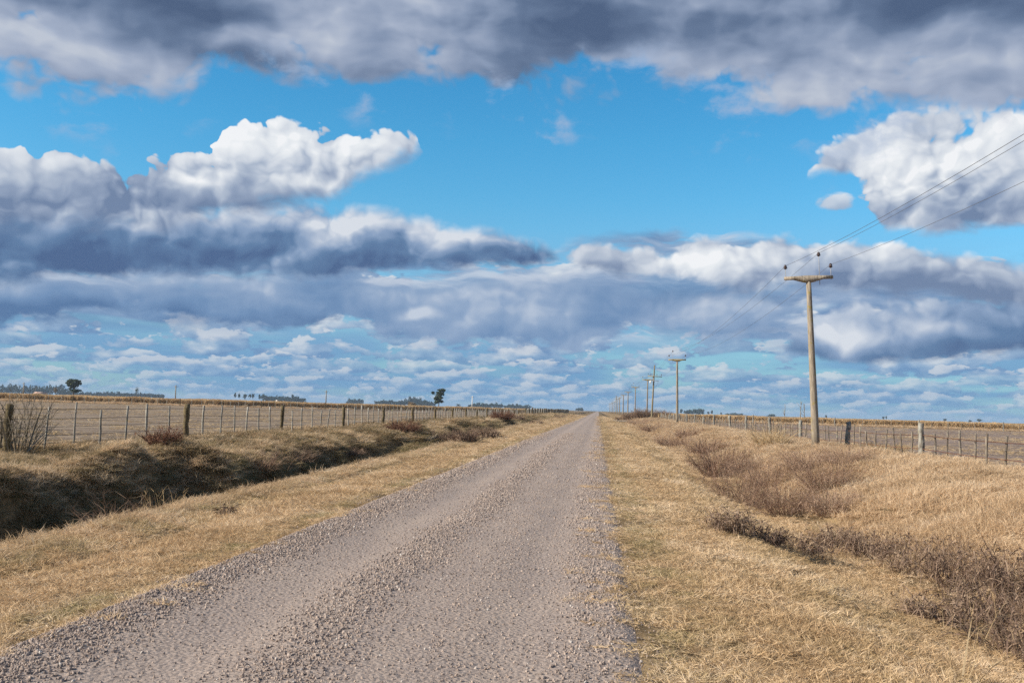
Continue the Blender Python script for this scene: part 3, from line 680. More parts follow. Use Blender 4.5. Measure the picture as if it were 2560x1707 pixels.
# long wind-combed grass on the banks
def bank_keep(X, Y):
    r = ss(X, 4.4, 6.0) * (1 - ss(X, 12.0, 12.9)); return np.where(X > 0, r, 0) * (1 - ss(np.abs(Y - 190), 4.0, 2.5))
BB = [(5, 12, 75, 1.0), (12, 22, 52, 1.2), (22, 40, 26, 1.6), (40, 75, 8, 2.2), (75, 140, 3.0, 3.5), (140, 300, 0.8, 6.0)]
P, s = lay(BB, 4.2, 13.0, bank_keep)
hum = fbm(P[:, 0] / 1.2, P[:, 1] / 1.5, 15, 2)
S = np.stack([s * rng.uniform(.8, 1.3, len(s))] * 2 + [(0.55 + 1.25 * hum) * rng.uniform(.8, 1.2, len(s))], 1)
longt = [tuft('long_tuft', M['long'], 120, 0.18, 0.12, 0.36, 0.006, 0.8, (0.6, -0.25), 0.55, 0.2, 3) for _ in range(6)]
R = np.stack([rng.normal(0, .15, len(P)), rng.normal(0, .15, len(P)), rng.normal(0, .5, len(P))], 1)
scatter('grass', P, R, S, longt, 'long pale wind-combed grass covering the right bank')
print('right bank tufts', len(P))
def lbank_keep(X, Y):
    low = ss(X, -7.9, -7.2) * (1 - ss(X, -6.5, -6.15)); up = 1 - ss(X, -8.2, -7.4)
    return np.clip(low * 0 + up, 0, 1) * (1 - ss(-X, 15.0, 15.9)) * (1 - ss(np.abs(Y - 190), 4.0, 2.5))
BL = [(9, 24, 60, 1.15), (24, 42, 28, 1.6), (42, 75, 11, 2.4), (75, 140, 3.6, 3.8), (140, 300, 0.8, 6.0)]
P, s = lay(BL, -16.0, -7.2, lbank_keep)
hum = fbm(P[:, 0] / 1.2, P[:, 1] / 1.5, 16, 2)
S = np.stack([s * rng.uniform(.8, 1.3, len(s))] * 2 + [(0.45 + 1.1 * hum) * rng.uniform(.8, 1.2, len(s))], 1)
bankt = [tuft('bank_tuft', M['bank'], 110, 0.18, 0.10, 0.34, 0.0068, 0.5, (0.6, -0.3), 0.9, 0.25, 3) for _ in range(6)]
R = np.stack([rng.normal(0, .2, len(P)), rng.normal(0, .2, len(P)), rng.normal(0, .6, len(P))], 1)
scatter('grass', P, R, S, bankt, 'olive and brown tussocky grass, toned darker for shade, over the left ditch and its bank')
print('left bank tufts', len(P))
# paler straw grass: crown of the left bank, and the ridge at the lip of the ditch
def crest_keep(X, Y):
    z = terrain(X, Y); top = ss(z, -0.45, 0.0) * (1 - ss(X, -9.5, -8.5)) * (1 - ss(-X, 15.0, 15.9)) * (0.35 + 0.9 * ss(fbm(X / 2.2, Y / 2.6, 27, 3), .35, .6))
    top = top + 0.55 * ss(fbm(X / 1.6, Y / 1.6, 28, 3), .50, .68) * (1 - ss(X, -9.5, -8.5)) * (1 - ss(-X, 15.0, 15.9))
    low = ss(X, -8.3, -7.3) * (1 - ss(X, -6.5, -6.15)); return np.clip(top + low, 0, 1) * (1 - ss(np.abs(Y - 190), 4.0, 2.5))
P, s = lay([(8, 24, 42, 1.1), (24, 42, 20, 1.6), (42, 75, 9, 2.4), (75, 140, 3.2, 3.8), (140, 300, 0.9, 6.0)], -16.0, -6.1, crest_keep)
hum = fbm(P[:, 0] / 1.2, P[:, 1] / 1.5, 17, 2)
S = np.stack([s * rng.uniform(.8, 1.3, len(s))] * 2 + [(0.4 + 1.1 * hum) * rng.uniform(.8, 1.2, len(s)) * np.where(P[:, 0] > -8.5, 0.65, 1.0)], 1)
R = np.stack([rng.normal(0, .2, len(P)), rng.normal(0, .2, len(P)), rng.normal(0, .6, len(P))], 1)
scatter('grass', P, R, S, longt, 'shaggy straw-coloured grass on the crown of the left bank and the ditch lip')
print('left crest tufts', len(P))
# loose stones
def stone(seed):
    import bmesh
    bm = bmesh.new(); bmesh.ops.create_icosphere(bm, subdivisions=1, radius=0.5)
    r = np.random.default_rng(seed)
    for v in bm.verts:
        v.co = v.co * float(r.uniform(0.75, 1.15)); v.co.z *= 0.68; v.co.x *= 1.15
    me = bpy.data.meshes.new('stone'); bm.to_mesh(me); bm.free(); me.materials.append(M['stone'])
    return bpy.data.objects.new('stone', me)
stones = [stone(k) for k in range(7)]
out = []; sz = []
for (ya, yb, den, smin, smax) in [(4.6, 8, 4200, .007, .029), (8, 13, 3200, .009, .031), (13, 22, 1500, .014, .036), (22, 38, 420, .024, .050), (38, 70, 100, .035, .07)]:
    n = int((ROAD_X1 + 0.5 - ROAD_X0) * (yb - ya) * den)
    X = rng.uniform(ROAD_X0 - 0.1, ROAD_X1 + 0.55, n); Y = rng.uniform(ya, yb, n)
    g = windrow(X, Y) * (0.65 + 0.7 * fbm(X / 0.35, Y / 0.5, 55, 2)); k = (0.06 + 0.95 * g ** 1.2) > rng.uniform(0, 1, n)
    lo, hi = road_edge_l(Y) - 0.05, road_edge_r(Y) + 0.12
    k &= (X > lo - np.abs(rng.normal(0, .12, n))) & (X < hi + np.abs(rng.normal(0, .24, n)))
    X, Y, g = X[k], Y[k], g[k]
    sc = smin + (smax - smin) * rng.uniform(0, 1, len(X)) ** 2.6; sc *= np.where(g > 0.25, 1.0, 0.8)
    z = np.maximum(road_z(X, Y), terrain(X, Y)) + sc * 0.18
    P = np.stack([X, Y, z], 1); v = in_view(P, 120); out.append(P[v]); sz.append(sc[v])
P = np.concatenate(out); sc = np.concatenate(sz); print('stones', len(P))
S = sc[:, None] * rng.uniform(.75, 1.25, (len(P), 3))
scatter('gravel', P, rng.uniform(0, 6.28, (len(P), 3)) * np.array([.3, .3, 1]), S, stones, 'loose pinkish grey stones lying in rows along the gravel road')
# ------------------------------------------------------------------ roadside fences
def ordinal(k): return ['first', 'second', 'third', 'fourth', 'fifth', 'sixth', 'seventh', 'eighth', 'ninth', 'tenth', 'eleventh', 'twelfth', 'thirteenth', 'fourteenth', 'fifteenth', 'sixteenth'][k]
def post_geo(g, x, y, z0, h, r, leanx=0.0, leany=0.0, round_=True, jag=0.25):
    n = 7 if r > 0.06 else 5
    t = np.linspace(0, 1, n); wob = rng.normal(0, r * 0.16, (n, 2))
    pts = np.stack([x + leanx * h * t + wob[:, 0], y + leany * h * t + wob[:, 1], z0 - 0.12 + (h + 0.12) * t], 1)
    sides = 10 if round_ else 5
    g.tube(pts, r * rng.uniform(0.88, 1.1, n), sides)
    return g
def post_obj(name, root, wx, wy, h, r, mat, lx=0, ly=0, round_=True):
    g = Geo(); z = ground_z(wx, wy); post_geo(g, wx - root.location.x, wy - root.location.y, z - root.location.z, h, r, lx, ly, round_)
    o = g.build(name, mat, root, True); return o
def wire_run(root, pts, h, sag, rad, mat, name='wire', sides=5):
    """wire through every support point, sagging a little between them"""
    g = Geo(); P = []
    for (a, b) in zip(pts[:-1], pts[1:]):
        a = np.array(a); b = np.array(b)
        for t in np.linspace(0, 1, 5)[:-1]:
            p = a + (b - a) * t; p[2] += h - sag * 4 * t * (1 - t); P.append(p)
    P.append(np.array(pts[-1]) + np.array([0, 0, h])); P = np.array(P) - np.array(root.location)
    g.tube(P, rad, sides); return g.build(name, mat, root, True)
def roadside_fence(X, ys_posts, n_drop, root_y, label, hpost, hdrop, rpost, rdrop, mp, md, wires, jx=0.03, lean=0.02, smooth_z=None, first_extra=None):
    rt = empty('wire_fence', (X, root_y, ground_z(X, root_y))); tag(rt, label, 'fence')
    rest = Geo(); nd = 0; sup = []
    for k, y in enumerate(ys_posts):
        x = X + rng.normal(0, jx)
        lx, ly = rng.normal(0, lean), rng.normal(0, lean)
        post_obj('post', rt, x, y, hpost * rng.uniform(.95, 1.06), rpost * rng.uniform(.85, 1.12) * (1 + max(0, y - 120) / 400), mp, lx, ly)
        sup.append((x - 0.0, y, ground_z(X, y)))
        if k == len(ys_posts) - 1: break
        y2 = ys_posts[k + 1]
        for j in range(1, n_drop + 1):
            yy = y + (y2 - y) * j / (n_drop + 1) + rng.normal(0, 0.04); xx = X + rng.normal(0, jx)
            lx, ly = rng.normal(0, lean * 1.5), rng.normal(0, lean * 1.5)
            r = rdrop * rng.uniform(.8, 1.2) * (1 + max(0, yy - 60) / 180); h = hdrop * rng.uniform(.95, 1.04)
            nd += 1
            if nd <= 98: post_obj('dropper', rt, xx, yy, h, r, md, lx, ly, False)
            else: post_geo(rest, xx - rt.location.x, yy - rt.location.y, ground_z(xx, yy) - rt.location.z, h, r, lx, ly, False)
    if rest.n: tag(rest.build('dropper', md, rt, True), 'many thin far droppers closing up towards the horizon', kind='stuff')
    for (h, rad, m, sag) in wires: wire_run(rt, sup, h, sag, rad, m)
    return rt
_p = [at_x(q, -14.2, 1060) for q in (22, 468, 705, 857, 958, 1032)]; print('left posts', [round(q, 1) for q in _p])
LP = [_p[0] - 10.3] + _p + [_p[-1] + 10.2 * k for k in range(1, 12)]
roadside_fence(-14.2, [y for y in LP if y < 181], 6, 24, 'long wire fence of thick mossy posts and thin grey droppers beside the left ditch', 1.24, 1.16, 0.092, 0.034, M['post'], M['dropper'],
               [(1.10, .007, M['thinwire'], .01), (0.86, .008, M['thinwire'], .02), (0.64, .006, M['thinwire'], .02), (0.42, .006, M['thinwire'], .02), (0.22, .006, M['thinwire'], .02)])
roadside_fence(-14.2, [196 + 9.5 * k for k in range(0, 30)], 3, 196, 'tall close-set post fence past the gap in the left fence', 1.62, 1.45, 0.15, 0.06, M['post'], M['dropper'],
               [(1.3, .012, M['thinwire'], .01), (0.8, .012, M['thinwire'], .01)])
_q = [at_x(q, 11.3, 1100) for q in (2310, 2118, 2000, 1925, 1867)]; print('right posts', [round(q, 1) for q in _q])
RP = [_q[0] - 10.4] + _q + [_q[-1] + 10.4 * k for k in range(1, 12)]
RP = [q for q in RP if q < 186]
roadside_fence(11.3, RP, 8, 34.6, 'weathered fence of lichened posts, leaning droppers and rusty wire on the right bank', 1.22, 1.02, 0.10, 0.032, M['rpost'], M['rdropper'],
               [(0.80, .012, M['rust'], .05), (0.33, .012, M['rust'], .05), (1.0, .005, M['thinwire'], .03), (0.58, .005, M['thinwire'], .03)], 0.05, 0.045)
# fences in front of the standing maize
def field_fence(pl, sp, every, label, h, r, rthick, mat):
    pl = np.array(pl, float); seg = np.linalg.norm(np.diff(pl, axis=0), axis=1); cum = np.concatenate([[0], np.cumsum(seg)])
    n = int(cum[-1] / sp); rt = empty('wire_fence', (pl[0][0], pl[0][1], 0.1)); tag(rt, label, 'fence')
    sup = []; k = 0; far = Geo()
    for i in range(n):
        s = i * sp + rng.normal(0, 0.15); x = np.interp(s, cum, pl[:, 0]); y = np.interp(s, cum, pl[:, 1])
        big = i % every == 0; z = ground_z(x, y)
        if big: post_obj('post', rt, x, y, h * 1.18, rthick, M['post'] if mat is M['dropper'] else M['rpost'], rng.normal(0, .03), rng.normal(0, .03))
        elif k < 98: post_obj('dropper', rt, x, y, h * rng.uniform(.9, 1.05), r, mat, rng.normal(0, .04), rng.normal(0, .04), False); k += 1
        else: post_geo(far, x - rt.location.x, y - rt.location.y, z - 0.1, h, r, 0, 0, False)
        if big or i == n - 1: sup.append((x, y, z))
    if far.n: tag(far.build('dropper', mat, rt, True), 'remaining thin droppers of this fence', kind='stuff')
    wire_run(rt, sup, h * 0.85, 0.02, 0.018, M['thinwire'])
    return rt
off = 6.0
field_fence([(-150, 190), (-120, 194), (-82, 206), (-64, 243), (-43, 322), (-22, 430)], 2.35, 9, 'thin far fence of small posts in front of the left maize strip', 1.35, 0.05, 0.10, M['dropper'])
field_fence([(14, 196), (150, 196)], 2.6, 6, 'sparse far fence of pale posts in front of the right maize strip', 1.45, 0.05, 0.12, M['rdropper'])
# ------------------------------------------------------------------ power line
def crossarm_mesh(w, thick=0.16):
    """concrete bracket: flat on top, straight tips, belly in the middle"""
    xs_ = np.array([-w / 2, -w * .31, -w * .12, -w * .05, w * .05, w * .12, w * .31, w / 2])
    lo = np.array([-.14, -.14, -.26, -.29, -.29, -.26, -.14, -.14]); hi = np.array([0, 0.01, 0.025, 0.03, 0.03, 0.025, 0.01, 0])
    V = []
    for x, a, b in zip(xs_, lo, hi):
        V += [(x, -thick / 2, a), (x, thick / 2, a), (x, thick / 2, b), (x, -thick / 2, b)]
    Q = [(0, 1, 2, 3)]; n = len(xs_)
    for i in range(n - 1):
        o = i * 4
        for k in range(4): Q.append((o + k, o + (k + 1) % 4, o + 4 + (k + 1) % 4, o + 4 + k)[::-1])
    o = (n - 1) * 4; Q.append((o + 3, o + 2, o + 1, o))
    g = Geo(); g.add(V, Q); return g
def insulator_geo(g, x, z):
    prof = [(0.0, .035), (.02, .06), (.05, .095), (.075, .075), (.09, .05), (.11, .075), (.13, .08), (.15, .045), (.17, .06), (.19, .05), (.205, .02)]
    g.tube([(x, 0, z + a) for a, b in prof], np.array([b for a, b in prof]), 12); return g
def make_pole(kind, x, y, h, flip, pxw=1.0, lean=(0.0, 0.0), label=''):
    z = ground_z(x, y) - 0.05; rt = empty('utility_pole', (x, y, z), rot=(lean[1], lean[0], 0)); tag(rt, label, 'utility pole', 'poles of the power line along the right side of the road')
    thin = max(1.0, y / 260.0); r0, r1 = 0.155 * pxw * min(thin, 1.5), 0.095 * pxw * min(thin, 1.5)
    g = Geo(); zz = np.linspace(0, h, 12); g.tube([(0, 0, q) for q in zz], np.linspace(r0, r1, 12), 20)
    w = 2.16; tops = []
    if kind == 'arm':
        g.build('pole', M['concrete'], rt, True)
        a = crossarm_mesh(w); o = a.build('crossarm', M['lichen'] if y > 60 else M['concrete'], rt); o.location = (0, -0.02, h + 0.26)
        spots = [(-w / 2 + .07, .34), (w / 2 - .07, .34), (((.73 - .5) if not flip else (.25 - .5)) * w, .88)]
        base = h + 0.28
    else:                                            # taller timber pole, arm bolted below its tip
        g.build('pole', M['polewood'], rt, True)
        a = Geo(); a.box((0.15, -0.16, h - 2.1), (2.7, .12, .13)); a.build('crossarm', M['polewood'], rt)
        b = Geo(); b.box((0.2, -0.15, h - 2.95), (1.5, .07, .07)); b.build('lower_arm', M['steel'], rt)
        e = Geo(); e.tube([(-.62, -.2, h - 3.5), (-.62, -.2, h - 3.4), (-.62, -.2, h - 3.0), (-.62, -.2, h - 2.92)], np.array([.05, .15, .15, .05]), 12); e.build('switch_box', M['white'], rt, True)
        f = Geo(); f.tube([(0, 0, h - 3.25), (0, 0, h - 3.05)], np.array([.17, .17]), 14); f.tube([(0, 0, h - 3.75), (0, 0, h - 3.6)], np.array([.16, .16]), 14); f.build('clamp_band', M['wire'], rt, True)
        j = Geo(); q = np.linspace(0, 1, 9); j.tube(np.stack([.05 + .85 * q, -.15 + 0 * q, h - 3.9 + 1.0 * q ** 2 - .3 * np.sin(q * 3.14)], 1), .015, 5); j.build('jumper_cable', M['wire'], rt, True)
        spots = [(-1.1, .24), (-0.45, .24), (0.55, .24), (1.4, .24)]; base = h - 2.05
    for (sx, ph) in spots:
        ins = insulator_geo(Geo(), sx, base + ph).build('insulator', M['porcelain'], rt, True)
        if y > 100: ins.scale = (1, 1, 1)
        pn = Geo(); pn.tube([(sx, 0, base - (.42 if ph > .5 else .2)), (sx, 0, base + ph)], .014 * max(1, min(thin, 2)), 8); pn.build('pin', M['steel'], ins, True)
        tops.append((sx, base + ph + .15))
    Rm_ = rt.rotation_euler.to_matrix()
    return [np.array(Rm_ @ Vector((sx, 0, sz)) + Vector((x, y, z))) for sx, sz in tops[:3]] , rt
def xpole(px, Y): return at_y(px, Y)
PY = [46, 125, 202, 271, 337, 404, 465, 530, 680, 760, 850, 940]
PPX = [2040, 1693.5, 1617.5, 1587.5, 1569.5, 1557.5, 1549, 1544, 1534.5, 1531, 1527.5, 1524]
desc = ['nearest concrete power pole with a wide bracket and three insulators', 'second concrete power pole, yellow lichened bracket, standing beyond the right fence line',
        'third concrete power pole, straight, just left of the leaning timber pole', 'fourth concrete power pole, rising behind the brown thicket',
        'fifth concrete power pole, small, above the left half of the brown thicket', 'sixth power pole, small, just past the thicket top', 'seventh power pole, tiny, right of the tall far pole',
        'eighth power pole, tiny, directly beside the tall far timber pole', 'ninth power pole, tiny, first to the left of the tall far pole', 'tenth power pole, tiny, second to the left of the tall far pole',
        'eleventh power pole, tiny, next to last in the row', 'last and farthest power pole of the row near the road end']
tops = []
# a pole out of the frame behind the camera carries the wires on
tp, _ = make_pole('arm', 9.6, -30, 7.75, True, label='concrete power pole standing behind the viewpoint'); tops.append(tp)
for k, (y, px) in enumerate(zip(PY, PPX)):
    x = at_y(px, y, 1120 if k == 0 else 1030)
    tl = (-0.052, 0) if k == 0 else (-0.018 if k == 1 else rng.normal(0, .008), 0)
    x0 = x
    tp, rt = make_pole('arm', x0, y, 7.55 if k == 0 else 7.72, k % 2 == 1, 1.16 if k == 0 else 1.1, tl, desc[k]); tops.append(tp)
make_pole('timber', at_y(1629, 192, 1040), 192, 10.7, False, 1.15, (0.035, 0), 'tall leaning timber pole with crossarm and switch gear')
make_pole('timber', at_y(1540, 600, 1020), 600, 10.9, False, 1.2, (0.0, 0), 'tall far timber pole standing above its neighbours in the row')
wl = ['power line wire on the left insulators, rising out at the right edge', 'power line wire on the right insulators, lowest at the right edge', 'power line wire on the tall middle pins']
for c in range(3):
    g = Geo()
    P = []
    for a, b in zip(tops[:-1], tops[1:]):
        a, b = a[c], b[c]
        for t in np.linspace(0, 1, 25)[:-1]:
            p = a + (b - a) * t; p = p.copy(); p[2] -= (1.3 if a[1] < 0 else 0.85) * 4 * t * (1 - t) * (np.linalg.norm(b - a) / 76) ** 2; P.append(p)
    P.append(tops[-1][c]); P = np.array(P)
    g.tube(P, 0.0062 + 0.00001 * np.clip(P[:, 1], 0, 300), 5)
    tag(g.build('power_line_wire', M['wire'], None, True), wl[c], 'power line', 'wires of the power line')
# ------------------------------------------------------------------ far poles on the left
for px, topy, lab in [(60, 956, 'thin far pole before the dark wood at the left edge'), (440, 963, 'thin far pole standing alone against the sky right of the low wood'),
                      (816, 976, 'thin far pole standing alone near the centre-left horizon'), (1181, 990, 'whitish far pole between the tall tree and the road')]:
    d = ray(px, topy); Y = 6.4 * d[1] / d[2]; x = d[0] / d[2] * 6.4
    rt = empty('field_pole', (x, Y, ground_z(x, Y))); tag(rt, lab, 'pole', 'far poles crossing the left fields')
    g = Geo(); g.tube([(0, 0, 0), (0, 0, 4), (0, 0, 8.1)], np.array([.30, .26, .2]), 10); g.build('pole', M['concrete'] if px != 1181 else M['white'], rt, True)
    g = Geo(); g.box((0, -.12, 7.3), (2.0, .18, .18)); g.build('crossarm', M['polewood'], rt)
# ------------------------------------------------------------------ standing maize: uncountable
def maize(name):
    g = Geo(); h = rng.uniform(1.45, 1.9)
    for k in range(3):
        b = np.array([[rng.normal(0, .15), rng.normal(0, .15), 0]]); hh = h * rng.uniform(.8, 1.05)
        d = np.array([[rng.normal(0, .06), rng.normal(0, .06), 1]])
        g.strips(b, d, hh, 0.035, 0, .03, 2)
        m = 9; t = rng.uniform(.2, .95, m); B = b + d * (hh * t)[:, None]
        dd = rng.normal(size=(m, 3)); dd[:, 2] = np.abs(dd[:, 2]) + .5
        g.strips(B, dd, rng.uniform(.3, .6, m), 0.06, rng.uniform(.8, 1.6, m), 0, 3)
    return g.build(name, M['corn'], link=False)
mz = [maize('maize') for _ in range(5)]
n = 30000
X = rng.uniform(-170, -17, n); dy = rng.uniform(0, 1, n) ** 1.5 * 26 + 2.5; Y = field_left_far(X) + dy
P = np.stack([X, Y, terrain(X, Y)], 1); P = P[in_view(P, 80)]
hv = 0.80 + 0.35 * fbm(P[:, 0] / 4, P[:, 1] / 6, 3, 3)
scatter('maize_crop', P, rots(len(P), .06), np.stack([1.3 * hv ** 0, 1.3 * hv ** 0, hv], 1), mz, 'standing dry maize across the far edge of the left field')
X = rng.uniform(12, 150, n); Y = 200 + rng.uniform(0, 1, n) ** 1.5 * 26 + 2.5
P = np.stack([X, Y, terrain(X, Y)], 1); P = P[in_view(P, 80)]
hv = 0.72 + 0.35 * fbm(P[:, 0] / 4, P[:, 1] / 6, 4, 3)
scatter('maize_crop', P, rots(len(P), .06), np.stack([1.3 * hv ** 0, 1.3 * hv ** 0, hv], 1), mz, 'standing dry orange-tan maize across the far edge of the right field')
# rough grass along the foot of the maize, and straw lying on the tilled soil
X = rng.uniform(-170, -17, 9000); Y = field_left_far(X) + rng.uniform(-2.5, 3.0, 9000); P1 = np.stack([X, Y, terrain(X, Y)], 1)
X = rng.uniform(12, 150, 9000); Y = 200 + rng.uniform(-3, 3.0, 9000); P2_ = np.stack([X, Y, terrain(X, Y)], 1)
P = np.concatenate([P1, P2_]); P = P[in_view(P, 60)]; k = len(P)
S = np.stack([rng.uniform(3, 6, k), rng.uniform(3, 6, k), rng.uniform(1.2, 3.2, k) * (.5 + fbm(P[:, 0] / 6, P[:, 1] / 3, 8, 2))], 1)
scatter('grass', P, rots(k), S, longt, 'rough pale grass strip along the foot of the standing maize')
def litter(name):
    g = Geo(); m = 16; b = np.stack([rng.uniform(-.3, .3, m), rng.uniform(-.3, .3, m), rng.uniform(.0, .03, m)], 1)
    d = rng.normal(size=(m, 3)) * np.array([1, 1, .25]); d[:, 2] = np.abs(d[:, 2]); g.strips(b, d, rng.uniform(.08, .22, m), .012, 0, .1, 2)
    return g.build(name, M['straw'], link=False)
lt = [litter('straw_litter') for _ in range(4)]
out = []; sc = []
for (ya, yb, den, s) in [(10, 30, 9, 1.0), (30, 60, 4.5, 1.5), (60, 110, 1.6, 2.5), (110, 200, .5, 4.0)]:
    for (xa, xb) in [(-150, -15.6), (12.8, 110)]:
        m = int((xb - xa) * (yb - ya) * den); X = rng.uniform(xa, xb, m); Y = rng.uniform(ya, yb, m)
        kk = fbm(X / 7, Y / 1.6, 18, 3) > rng.uniform(.42, .85, m); X, Y = X[kk], Y[kk]
        P = np.stack([X, Y, terrain(X, Y) + .04], 1); P = P[in_view(P, 60)]; out.append(P); sc.append(np.full(len(P), s))
P = np.concatenate(out); sc = np.concatenate(sc)
scatter('stubble', P, rots(len(P), .05), np.stack([sc, sc, 1 + 0 * sc], 1), lt, 'straw litter and stubble strewn over the tilled soil')
print('litter', len(P))
# ------------------------------------------------------------------ trees
def crown(g, c, rad, n, size, lumps=22, spread=0.30):
    c = np.array(c, float); rad = np.array(rad, float)
    d = rng.normal(size=(lumps, 3)); d /= np.linalg.norm(d, axis=1)[:, None]
    L = c + d * rad * (rng.uniform(0.25, 0.85, lumps)[:, None])
    k = rng.integers(0, lumps, n); q = rng.normal(size=(n, 3)); q /= np.linalg.norm(q, axis=1)[:, None]
    lr = rng.uniform(.6, 1.3, lumps)[k][:, None]
    pts = L[k] + q * rad * spread * lr * (rng.uniform(0.3, 1, n)[:, None])
    g.cards(pts, size * rng.uniform(.6, 1.4, n)); return L
def limbs(g, root, top, r, targets):
    root = np.array(root, float); top = np.array(top, float)
    t = np.linspace(0, 1, 7)[:, None]; P = root + (top - root) * t; P[1:-1, :2] += rng.normal(0, r * .5, (5, 2))
    g.tube(P, np.linspace(r, r * .35, 7), 9)
    for T_ in targets:
        s = P[rng.integers(2, 6)]; m = (s + T_) / 2 + np.array([0, 0, .12 * np.linalg.norm(T_ - s)])
        g.tube([s, m, T_], np.array([r * .4, r * .25, r * .08]), 6)
def tree(name, px, topy, Y, wpx, label, cat='tree', group=None, leaf=None, n=2600, bare=.22, shape=None, size=None, zoff=0.0):
    x = at_y(px, Y); d = ray(px, topy); zt = EYE + d[2] / d[1] * Y; z0 = ground_z(x, Y); H = zt - z0; W = wpx / F_PX * Y
    rt = empty(name, (x, Y, z0)); tag(rt, label, cat, group)
    g = Geo(); size = size or W / 14
    parts_ = shape or [(0, (1 + bare) / 2, 1.0, (1 - bare) / 2)]
    T_ = []
    for (ox, hz, wr, hr) in parts_:
        L = crown(g, (ox * W, 0, hz * H), (W / 2 * wr * .82, W / 2 * wr * .82, H * hr * .9), int(n / len(parts_)), size, 26)
        T_ += list(L[rng.integers(0, len(L), 5)])
    g.build('crown', leaf or M['leaf'], rt)
    t = Geo(); limbs(t, (0, 0, -.2), (0, 0, H * .8), max(.18, W * .035), T_); t.build('trunk', M['bark'], rt, True)
    return rt
tree('tree', 182, 943, 560, 47, 'big round grey-green tree standing alone beyond the left maize', n=6500, bare=.24,
     shape=[(0, .80, .95, .19), (-.05, .58, .85, .2), (.22, .70, .5, .16), (.12, .36, .75, .10), (-.3, .72, .4, .13)])
tree('tree', 1097, 968, 620, 40, 'tall ragged dark tree standing alone behind the maize left of the road', n=6500, bare=.2,
     shape=[(.12, .86, .75, .13), (.1, .68, .8, .16), (-.05, .50, .85, .16), (-.05, .34, .75, .13), (-.38, .74, .28, .07)])
tree('tree', 137, 964, 800, 14, 'small pale brownish tree in front of the dark wood', n=900, leaf=M['bank'])
tree('tree', 341, 966, 1500, 14, 'round tree rising above the low dark wood', n=900, bare=.35)
for px, ty, w, lab in [(587, 980, 9, 'leftmost slim tree of the far row of five'), (597, 981, 11, 'second slim tree of the far row of five'), (611, 983, 14, 'bushy middle tree of the far row of five'),
                       (624, 982, 11, 'fourth tree of the far row, next to a gap'), (632, 981, 10, 'rightmost tree of the far row of five'), (648, 985, 7, 'small crooked tree leaning before the long wood')]:
    tree('tree', px, ty, 2100, w, lab, group='slim far trees in a row', leaf=M['wood_leaf'], n=500, bare=.3, size=1.6)
tree('tree', 731, 983, 2000, 9, 'tree with a forked top poking above the long wood', leaf=M['wood_leaf'], n=400, bare=.3, size=1.5)
tree('bush', 1030, 1001, 700, 30, 'round olive-brown bush in front of the central wood', 'bush', leaf=M['bank'], n=1200, bare=0)
for px, ty, w, Y, lab in [(1146, 1009, 17, 2500, 'small pale far clump of trees right of the tall ragged tree'), (1703, 1020, 11, 2200, 'small far tree just right of the second power pole'), (1771, 1027, 8, 2400, 'small far round tree right of the wood'),
                       (1780, 1023, 7, 2400, 'narrow far tree beside the small round one'), (1803, 1030, 6, 2600, 'tiny far tree left of the dead trunks'), (2065, 1037, 8, 2400, 'tiny dark far tree right of the nearest power pole'),
                       (2208, 1040, 9, 2400, 'far round tree, left one of a close pair'), (2216, 1039, 5, 2400, 'far narrow tree, right one of a close pair'), (2362, 1045, 11, 2400, 'far flat-topped tree on the right horizon'),
                       (2425, 1049, 10, 2400, 'low far tree left of the round one'), (2448, 1045, 16, 2400, 'far round dark tree at the right horizon')]:
    tree('tree', px, ty, Y, w, lab, group='small trees on the right horizon' if px > 1600 else None, leaf=M['wood_leaf'], n=450, bare=.15, size=1.5)
def wood(spans, Y, label, n_per=120, leaf=None):
    """far belt of trees that reads as one mass"""
    g = Geo(); tr = Geo()
    for (xa, xb, t0, t1) in spans:
        for px in np.arange(xa, xb, 3.2):
            u = (px - xa) / max(1, xb - xa); ty = t0 + (t1 - t0) * u + rng.normal(0, 1.1)
            yy = Y + rng.uniform(-60, 60); x = at_y(px, yy); d = ray(px, ty); H = EYE + d[2] / d[1] * yy; H = max(H, 4)
            w = 5.5 / F_PX * yy
            crown(g, (x, yy, H * .5), (w, w, H * .5), n_per, 3.0 * Y / 2300, 7, .5)
    return tag(g.build('distant_wood', leaf or M['wood_leaf']), label, kind='stuff')
wood([(-60, 46, 961, 961), (52, 155, 962, 962), (150, 178, 972, 974)], 2300, 'dark blue-green wood at the left edge of the horizon')
wood([(176, 216, 980, 983)], 2300, 'low scrub on the horizon right of the big round tree')
wood([(219, 250, 981, 979), (250, 409, 979, 985)], 2500, 'long low dark wood left of the lone far pole')
wood([(655, 670, 984, 986), (670, 745, 989, 991), (745, 763, 994, 995)], 2400, 'dark wood with ragged top at centre-left')
wood([(871, 904, 997, 999)], 2800, 'small low dark wood left of the central wood')
wood([(940, 950, 1001, 1001), (953, 972, 999, 999), (972, 1000, 1000, 1002), (1000, 1052, 999, 995), (1022, 1050, 993, 994), (1050, 1086, 1000, 1003)], 2500, 'central dark wood behind the olive bush and tall ragged tree')
wood([(1174, 1212, 1009, 1006), (1212, 1255, 1008, 1008)], 2600, 'dark wood just right of the whitish far pole')
wood([(1264, 1295, 1012, 1010), (1295, 1327, 1011, 1013)], 2700, 'dark wood nearest to the road on the left')
wood([(1445, 1456, 1020, 1020)], 2700, 'tiny dark wood just left of the road end')
wood([(1713, 1735, 1026, 1022), (1735, 1759, 1022, 1021)], 2500, 'dark wood right of the second power pole')
wood([(1820, 1856, 1033, 1034), (1925, 1935, 1036, 1036)], 2900, 'very low far scrub along the right horizon')
